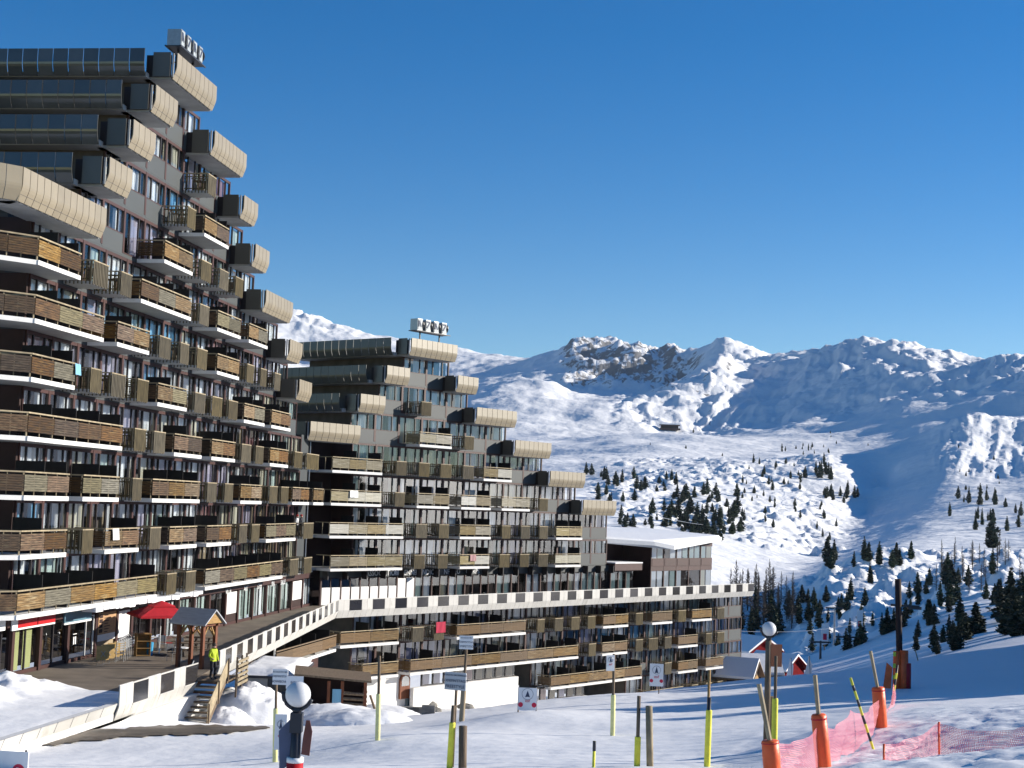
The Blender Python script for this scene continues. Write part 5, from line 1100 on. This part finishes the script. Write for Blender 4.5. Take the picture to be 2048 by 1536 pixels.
# ------------------------------------------------------------------ trees
def conifer(seed, w, dens=1.0, bare=.06, droop=.35, big=.07):
    r = random.Random(seed); c = MB(); lev = int(26*dens)
    for i in range(lev):
        f = i/(lev-1); z = bare + (1-bare)*f; prof = (math.sin(min(1, (f+.08)*2.2)*math.pi/2) if f < .42 else 1.0)*(1-f)**.75*1.18
        R = w*prof*(.8 + .4*r.random()); nb = max(4, int(11*(1-f*.6)*dens))
        for k in range(nb):
            a = r.random()*6.283; L = R*(.6 + .5*r.random()); ca, sa = math.cos(a), math.sin(a); nseg = 3 if L > .05 else 2
            for q in range(nseg):
                t = (q+.7)/nseg; s = big*(.6 + .7*r.random())*(1 - .45*f); px, py, pz = ca*L*t, sa*L*t, z - droop*L*t*t + .03*(r.random()-.5)
                d1 = Vector((r.gauss(0,1), r.gauss(0,1), r.gauss(0,.45))).normalized()*s; d2 = Vector((r.gauss(0,1), r.gauss(0,1), r.gauss(0,.7))).normalized()*s*.75
                p = Vector((px, py, pz)); c.add([p-d1-d2*.3, p+d1*.2-d2, p+d1, p-d1*.1+d2], [(0,1,2,3)])
    t = MB().tube([(0,0,-.04),(0,0,.45),(0,0,.95)], [.022,.014,.004], 6); return c, t
def larch(seed, w):
    r = random.Random(seed); c = MB()
    for i in range(70):
        f = (i/69)**.9; z = .12 + .86*f; R = w*(1-f)**.8*(.7+.6*r.random()); a = r.random()*6.283; e = Vector((math.cos(a)*R, math.sin(a)*R, .05+.05*r.random() - .05*(1-f))); p = Vector((0,0,z))
        c.bar(p, p+e, .0045)
        for q in range(5):
            b0 = p + e*(.25+.15*q); dd = Vector((r.gauss(0,1), r.gauss(0,1), r.gauss(.2,.6))).normalized()*R*.4; side = Vector((-dd.y, dd.x, .3)).normalized()*.004
            c.add([b0-side, b0+side, b0+dd+side*.4, b0+dd-side*.4], [(0,1,2,3)])
    return c, MB().tube([(0,0,-.04),(0,0,.5),(0,0,1.0)], [.018,.011,.002], 6)
CON = [conifer(k, w, d, b, .3, g) for k, (w, d, b, g) in enumerate(((.20,1.0,.05,.075),(.26,1.1,.04,.08),(.17,1.0,.07,.065),(.30,1.1,.03,.09),(.23,.9,.1,.08)))]
LAR = [larch(40+k, w) for k, w in enumerate((.16,.13,.19))]
ME_CON = [(c.mesh('crown'), t.mesh('trunk')) for c, t in CON]; ME_LAR = [(c.mesh('crown'), t.mesh('trunk')) for c, t in LAR]
for a, b in ME_CON: a.materials.append(MT['needle']); b.materials.append(MT['bark'])
for a, b in ME_LAR: a.materials.append(MT['larch']); b.materials.append(MT['bark'])
TR = random.Random(77)
FAR_V = []; FAR_F = []; FAR_N = [0]
SMV = [np.array(c.v) for c, t in CON]; SMF = [np.array(c.f) for c, t in CON]
def tree(p, h, kind, label, group, small=False, wf=1.0):
    rz = TR.random()*6.28; w = h*wf*(.85 + .35*TR.random())
    if small:
        k = TR.randrange(len(SMV)); v = SMV[k]; ca, sa = math.cos(rz), math.sin(rz)
        FAR_V.append(np.stack([(v[:,0]*ca - v[:,1]*sa)*w + p.x, (v[:,0]*sa + v[:,1]*ca)*w + p.y, v[:,2]*h + p.z], -1)); FAR_F.append(SMF[k] + FAR_N[0]); FAR_N[0] += len(v); return
    t = thing('larch_tree' if kind == 'L' else 'pine_tree', label, 'tree', p, rz, group); cm, tm = TR.choice(ME_LAR if kind == 'L' else ME_CON)
    mk('crown', cm, None, t, (0,0,0), 0, (w, w, h)); mk('trunk', tm, None, t, (0,0,0), 0, (h, h, h)); return t
def scatter(n, x0, x1, y0, y1, h0, h1, kind, label, group, small=False, near=False, clump=None, wf=1.0, tries=6):
    for _ in range(n):
        px = TR.uniform(x0, x1); py = TR.uniform(y0, y1)
        if clump: cx_, cy_ = TR.choice(clump); px = TR.gauss(cx_, 16); py = TR.gauss(cy_, 7)
        p = ghit(px, py) if near else fhit(px, py)
        if p is None: continue
        h = TR.uniform(h0, h1)*.88*p.y/3000
        fx_ = (px - x0)/(x1 - x0); fy_ = (py - y0)/(y1 - y0); lab = label
        if n >= 20 and not small: lab = label + (', upper ' if fy_ < .5 else ', lower ') + ('left part' if fx_ < .33 else 'middle part' if fx_ < .67 else 'right part')
        p.z -= .02*h; tree(p, h, kind, lab, group, small, wf)
G = 'scattered conifers on the boulder hill'
scatter(95, 1170, 1480, 945, 1085, 14, 34, 'C', 'dark conifer on the snowy boulder hill beside the far block', G, clump=[(1190,950),(1230,970),(1270,960),(1300,985),(1345,965),(1370,1000),(1400,1010),(1440,1000),(1450,1035),(1420,1050),(1470,1040),(1285,1010),(1330,1040),(1380,1040),(1210,1000),(1260,1045),(1400,1065),(1360,1060),(1440,1075),(1480,1065)], wf=1.3)
scatter(24, 1350, 1490, 990, 1085, 26, 44, 'C', 'larger dark conifer on the boulder hill above the annex', G + ', large', wf=1.3)
scatter(34, 1480, 1650, 925, 1000, 9, 22, 'C', 'small dark conifer high on the boulder hill', G + ', small', True)
scatter(8, 1608, 1672, 945, 962, 24, 36, 'C', 'conifer in the clump on the right shoulder of the boulder hill', G + ', shoulder')
scatter(11, 1648, 1718, 990, 1002, 20, 34, 'C', 'conifer in the clump above the ski run', G + ', run')
scatter(22, 1500, 1690, 1000, 1085, 10, 20, 'C', 'small dark conifer on the lower boulder hill beside the ski run', G + ', foot', True)
scatter(16, 1560, 1660, 893, 912, 7, 14, 'C', 'tiny conifer on the ledge line above the boulder hill', 'conifers on the upper ledge', True)
scatter(14, 1900, 2000, 870, 1000, 6, 12, 'C', 'tiny conifer on the far right slope', 'conifers on the far right slope', True)
scatter(9, 1300, 1800, 860, 925, 5, 10, 'C', 'tiny lone conifer on the open upper slope', 'lone conifers on the upper slope', True)
G2 = 'conifers on the right hand slope'
scatter(22, 1870, 2048, 995, 1070, 18, 36, 'C', 'conifer on the open snow slope at the right edge', G2, clump=[(1905,1010),(1945,1000),(1985,1002),(1890,1030),(2035,1030),(2045,1060),(1970,1045),(2020,1050)])
p = fhit(1985, 1096); t = tree(p, 76*p.y/3000, 'C', 'tall lone tree with a bare trunk and a high crown at the right', None, wf=.8); del_ = None
G3 = 'larches beyond the low block'
scatter(44, 1452, 1588, 1205, 1262, 60, 104, 'L', 'bare brown larch in the stand just right of the low block', G3)
scatter(12, 1452, 1580, 1225, 1275, 40, 70, 'C', 'dark conifer among the bare larches right of the low block', G3 + ', conifers')
scatter(16, 1650, 1840, 1118, 1140, 32, 54, 'C', 'conifer along the crest of the rocky knoll', 'conifers on the knoll crest')
scatter(26, 1592, 1700, 1195, 1310, 28, 52, 'C', 'conifer on the shaded left flank of the rocky knoll', 'conifers on the knoll flank')
scatter(22, 1700, 1860, 1160, 1300, 26, 52, 'C', 'conifer among the snowy boulders of the knoll', 'conifers on the knoll face')
scatter(10, 1690, 1790, 1318, 1338, 30, 60, 'C', 'dark conifer behind the snow crest left of the lift pylon', 'conifers behind the crest')
scatter(26, 1870, 2060, 1120, 1190, 40, 66, 'L', 'bare larch in the wood at the right edge', 'larches in the right hand wood')
scatter(22, 1850, 2060, 1150, 1235, 34, 58, 'C', 'dark conifer in the wood at the right edge', 'conifers in the right hand wood')
G4 = 'dark conifers behind the right hand snow crest'
for k in range(42):
    px = TR.uniform(1815, 2075); d = TR.uniform(165, 232); r = ray(px, 1290); x = r[0]*d; z = gz(x, d); h = (26 + 62*(px-1815)/240)*d/3000*TR.uniform(.7, 1.1); tree(Vector((x, d, z-.1)), float(h), 'C', 'dark conifer in the dense row just behind the right hand snow crest', G4, wf=1.35)
_fm = MB(); _fm.v = [tuple(v) for v in np.concatenate(FAR_V)]; _fm.f = [tuple(f) for f in np.concatenate(FAR_F)]; _fm.m = [0]*len(_fm.f)
struct(mk('distant_conifers', _fm.mesh('distant_conifers'), MT['needle']), 'stuff')['label'] = 'tiny far conifers dotted over the upper slopes'
# wood on the slope beyond the right edge of the picture: its long shadows lie across the piste
for k in range(64):
    y = TR.uniform(74, 140); x = y*.375 + TR.uniform(4, 40); h = max(5.0, (x - 3)*.25*TR.uniform(.7, 1.05)); tree(Vector((x, y, gz(x, y)-.2)), h, 'C', 'tree of the wood to the right whose shadows fall across the piste', 'wood right of the piste', wf=1.7)

# ------------------------------------------------------------------ chalets, lift and huts in the valley
def chalet(px, py, d, w, dep, h, rz, label, wallm='red_wood', roofm='red', snow=True, ridge=1.6):
    p = atd(px, py, d); t = thing('chalet', label, 'chalet', (p.x, p.y, p.z), rz)
    mk('wall', MB().box(-w/2, w/2, -dep/2, dep/2, -1, h).mesh('wall'), MT[wallm], t)
    for s in (-1, 1): mk('gable', MB().add([(s*w/2,-dep/2,h),(s*w/2,dep/2,h),(s*w/2,0,h+ridge)], [(0,1,2)]).mesh('gable'), MT[roofm], t)
    mk('roof', tri_roof(MB(), -w/2-.6, w/2+.6, -dep/2-.7, dep/2+.7, h-.3, ridge+.35, .12).mesh('roof'), MT[roofm], t)
    if snow: mk('roof_snow', tri_roof(MB(), -w/2-.5, w/2+.5, -dep/2-.6, dep/2+.6, h-.15, ridge+.35, .3).mesh('roof_snow'), MT['snow'], t)
    o = mk('door', MB().box(-.5,.5,-dep/2-.06,-dep/2,0,2).mesh('door'), MT['dark_brown'], t); mk('window', MB().box(w*.2,w*.2+1.1,-dep/2-.05,-dep/2,1,2).mesh('window'), MT['glass_dark'], t); return t
chalet(1490, 1322, 215, 7, 6, 1.7, -.9, 'red gabled chalet with a snowy roof right behind the end of the low block', 'shaded_red', 'shaded_red')
chalet(1553, 1362, 205, 5.5, 5, 1.8, -.7, 'red gabled chalet with a white banner right of the far lamp', 'shaded_red', 'shaded_red')
t = chalet(1506, 1366, 190, 5.5, 5.5, 1.6, .0, 'grey snow-roofed cabin just right of the end of the low block', 'concrete_grey', 'concrete_grey')
chalet(1470, 1392, 176, 4.5, 4, 2.4, -.4, 'orange brown wooden cabin at the corner of the low block', 'bright_wood', 'post_wood')
for k, (px, py, d, lab) in enumerate(((1614, 1375, 165, 'small white feather flag beyond the snow crest'), (1578, 1368, 200, 'white banner beside the red chalet'))):
    p = atd(px, py, d); t = thing('feather_flag', lab, 'flag', tuple(p)); mk('sheet', MB().prism([(-.5,.3),(.4,0),(.55,2.4),(.1,3.4)], -.02, .02).mesh('sheet'), MT['white_paint'], t); mk('pole', MB().tube([(.5,0,-2),(.2,0,3.4)], .04, 6).mesh('pole'), MT['dark_metal'], t)
for k, (px, py, hh, d) in enumerate(((1668, 1290, 74, 255), (1640, 1350, 40, 230), (1690, 1345, 34, 230))):
    p = fhit(px, py) or atd(px, py, d); h = hh*p.y/3000; t = thing('lift_tower', ['slender grey lift tower on the knoll', 'small dark lift tower by the valley track', 'small dark lift tower right of the valley track'][k], 'lift tower', tuple(p))
    mk('mast', MB().tube([(0,0,-1),(0,0,h)], [.22,.14], 8).mesh('mast'), MT['metal'] if k == 0 else MT['dark_metal'], t); mk('cross_arm', MB().box(-1.6,1.6,-.1,.1,h-.35,h-.1).mesh('cross_arm'), MT['dark_metal'], t)
for k, (px, py, sx, d) in enumerate(((1647, 1270, 24, 250), (1716, 1245, 20, 250))):
    p = atd(px, py, d); w = sx*d/3000; t = thing('knoll_banner', ['white and red banner on the left foot of the knoll', 'white and red banner higher on the knoll'][k], 'banner', (p.x, p.y-1, p.z)); mk('sheet', MB().prism([(-w*.3,-1.6),(w*.3,-1.3),(w*.35,2.2),(-w*.25,1.9)], -.03, .03).mesh('sheet'), MT['white_paint'], t); mk('mark', MB().box(-w*.14,w*.16,-.06,-.035,-.7,.3).mesh('mark'), MT['text_red'], t); mk('post', MB().tube([(0,.06,-5),(0,.06,2)], .08, 6).mesh('post'), MT['post_wood'], t)
p = fhit(1338, 858)
if p: 
    t = thing('mountain_hut', 'low dark mountain restaurant on the far snow ridge', 'hut', (p.x, p.y-6, p.z), 0); mk('wall', MB().box(-11,11,-4,4,-2,4).mesh('wall'), MT['dark_brown'], t); mk('roof', MB().box(-13,13,-6,6,4,5).mesh('roof'), MT['brown'], t); mk('roof_snow', MB().box(-13,13,-6,6,5.01,5.6).mesh('roof_snow'), MT['snow'], t); mk('terrace', MB().box(-13,13,-9,-4,-2,.3).mesh('terrace'), MT['brown'], t)
a = atd(1300, 1030, 500); c = atd(1640, 955, 900); tag(mk('lift_cable', MB().tube([a.lerp(c, f) - Vector((0,0,14*math.sin(f*math.pi))) for f in np.linspace(0, 1, 14)], .09, 4).mesh('lift_cable'), MT['metal']), 'thin lift cable sagging across the boulder hill', 'cable')
pp = gpt(1540, 80, 1400); a = atd(1430, 1260, 200); c = atd(1810, 1222, 250); tag(mk('lift_cable', MB().tube([a.lerp(c, f) - Vector((0,0,1.5*math.sin(f*math.pi))) for f in np.linspace(0, 1, 10)], .03, 4).mesh('lift_cable'), MT['metal']), 'thin wire crossing behind the far lamp', 'cable')

# ------------------------------------------------------------------ people
def person(label, loc, rz, jacket, trousers, hair, pose='stand', h=1.75):
    """skinned figure; joints in metres for a 1.75 m body, facing -y"""
    J = {'pel':(0,0,.95),'bel':(0,.01,1.12),'che':(0,.01,1.32),'nek':(0,.0,1.50),'hd0':(0,-.02,1.58),'hd1':(0,-.02,1.70),'shL':(.17,.01,1.42),'elL':(.25,.04,1.14),'wrL':(.23,-.10,.94),'haL':(.22,-.13,.86),
         'shR':(-.17,.01,1.42),'elR':(-.26,.03,1.15),'wrR':(-.2,-.16,1.02),'haR':(-.15,-.22,.98),'hiL':(.1,0,.9),'knL':(.12,-.04,.5),'anL':(.12,.02,.09),'toL':(.14,-.16,.03),'hiR':(-.1,0,.9),'knR':(-.11,-.03,.5),'anR':(-.12,.05,.09),'toR':(-.14,-.13,.03)}
    R_ = {'pel':.15,'bel':.145,'che':.165,'nek':.06,'hd0':.085,'hd1':.095,'shL':.085,'elL':.062,'wrL':.045,'haL':.04,'shR':.085,'elR':.062,'wrR':.045,'haR':.04,'hiL':.105,'knL':.075,'anL':.058,'toL':.05,'hiR':.105,'knR':.075,'anR':.058,'toR':.05}
    E_ = [('pel','bel'),('bel','che'),('che','nek'),('nek','hd0'),('hd0','hd1'),('che','shL'),('shL','elL'),('elL','wrL'),('wrL','haL'),('che','shR'),('shR','elR'),('elR','wrR'),('wrR','haR'),('pel','hiL'),('hiL','knL'),('knL','anL'),('anL','toL'),('pel','hiR'),('hiR','knR'),('knR','anR'),('anR','toR')]
    k = list(J); me = bpy.data.meshes.new('body'); me.from_pydata([J[n] for n in k], [(k.index(a), k.index(b)) for a, b in E_], []); o = bpy.data.objects.new('body', me); COL.objects.link(o)
    m = o.modifiers.new('s', 'SKIN'); 
    for i, n in enumerate(k): me.skin_vertices[0].data[i].radius = (R_[n], R_[n]*(.8 if n in ('pel','bel','che') else 1)); me.skin_vertices[0].data[i].use_root = (n == 'pel')
    o.modifiers.new('u', 'SUBSURF').levels = 2
    dg = bpy.context.evaluated_depsgraph_get(); bm = bpy.data.meshes.new_from_object(o.evaluated_get(dg)); bpy.data.objects.remove(o); bm.name = 'person'
    for x in (jacket, trousers, MT['skin'], MT['dark_metal']): bm.materials.append(x)
    for p in bm.polygons:
        c = p.center; p.use_smooth = True
        p.material_index = 2 if c.z > 1.53 or (c.z < .93 and abs(c.x) > .19 and c.y < -.02) or (abs(c.x) > .1 and c.y < -.17 and .9 < c.z < 1.06) else (0 if c.z > .88 else (1 if c.z > .12 else 3))
    t = tag(mk('person', bm, None, None, loc, rz, (h/1.78,)*3), label, 'person')
    mk('hair', MB().ball((0,.0,1.70), .108, 12, 8, 1, 1.05, .9).mesh('hair', True), hair, t)
    f = MB().ball((.035,-.108,1.66), .013, 6, 4).ball((-.035,-.108,1.66), .013, 6, 4); mk('eyes', f.mesh('eyes'), MT['black'], t); mk('nose', MB().ball((0,-.122,1.63), .018, 6, 4).mesh('nose'), MT['skin'], t)
    return t
jy = mat('hi_vis_jacket', (.46,.56,.02), .7, .12, 6, bump=.3); jd = mat('dark_trousers', (.012,.013,.02), .8, .2, 6); jw = mat('white_jacket', (.6,.6,.6), .8, .05); jr = mat('red_cap', (.35,.03,.03), .8, .1); hb = mat('dark_hair', (.03,.018,.012), .7, .2)
person('person in a lime yellow jacket and dark trousers standing at the top of the stairs', (-14.25, 75.0, -9.1), .9, jy, jd, hb)
pb = A.P(A.sof(594, zt(-1)+1, -1.0), -1.0, zt(-1)); person('person in a white jacket and red cap on a balcony of the near block', tuple(pb), 1.4, jw, jd, jr)
pb = A.P(A.sof(602, zt(-1)+1, -1.0), -1.0, zt(-1)); person('person in dark clothes and red cap beside the white jacket on the balcony', tuple(pb), 1.4, jd, jd, jr)

# ------------------------------------------------------------------ odds and ends on the balconies
def towel(fac, px, z, y, w, h, m, label):
    x = fac.sof(px, z, y); n = 8; b = MB(); vs = []
    for i in range(n+1):
        for q in range(4): vs.append((i*w/n, -.02 - .02*math.sin(i*1.4 + q*.6) - .01*q, -q*h/3))
    b.add(vs, [(i*4+q, i*4+q+1, (i+1)*4+q+1, (i+1)*4+q) for i in range(n) for q in range(3)]); return tag(mk('towel', b.mesh('towel'), m, None, tuple(fac.P(x, y, z)), fac.rz), label, 'towel')
towel(B, 872, -10.5, YL - 1.7, 1.3, .95, MT['cur_red'], 'red towel hung over a lower balcony left of the competition sign')
towel(A, 225, zt(-1) + 1.1, -1.8, .9, .6, MT['cur_white'], 'white towel on the rail of a low balcony of the near block')
towel(A, 150, zt(2) + 1.1, -1.78, .7, .55, MT['cur_blue'], 'blue towel on the rail at the left of the near block')
towel(B, 940, zt(-2) + 1.1, -1.78, .9, .6, MT['cur_rose'], 'rose towel on a low balcony rail of the far block')
towel(B, 700, zt(0) + 1.1, -1.78, 1.0, .6, MT['cur_white'], 'white towel on the first long balcony of the far block')

# ------------------------------------------------------------------ thin mountain air
hz = bpy.data.materials.new('mountain_air'); hz.use_nodes = True; N = hz.node_tree.nodes; N.clear(); ho = N.new('ShaderNodeOutputMaterial'); pv = N.new('ShaderNodeVolumePrincipled')
pv.inputs['Color'].default_value = (.75,.86,1,1); pv.inputs['Density'].default_value = 2.6e-5; pv.inputs['Anisotropy'].default_value = .2; hz.node_tree.links.new(pv.outputs[0], ho.inputs['Volume'])
zlo = float(min(Zf.min(), -30)) - 3; zhi = float(Zf.max()) + 15
struct(mk('haze', MB().box(-6500, 11500, -60, 6400, zlo, zhi).mesh('haze'), hz), 'stuff')['label'] = 'clear cold mountain air'
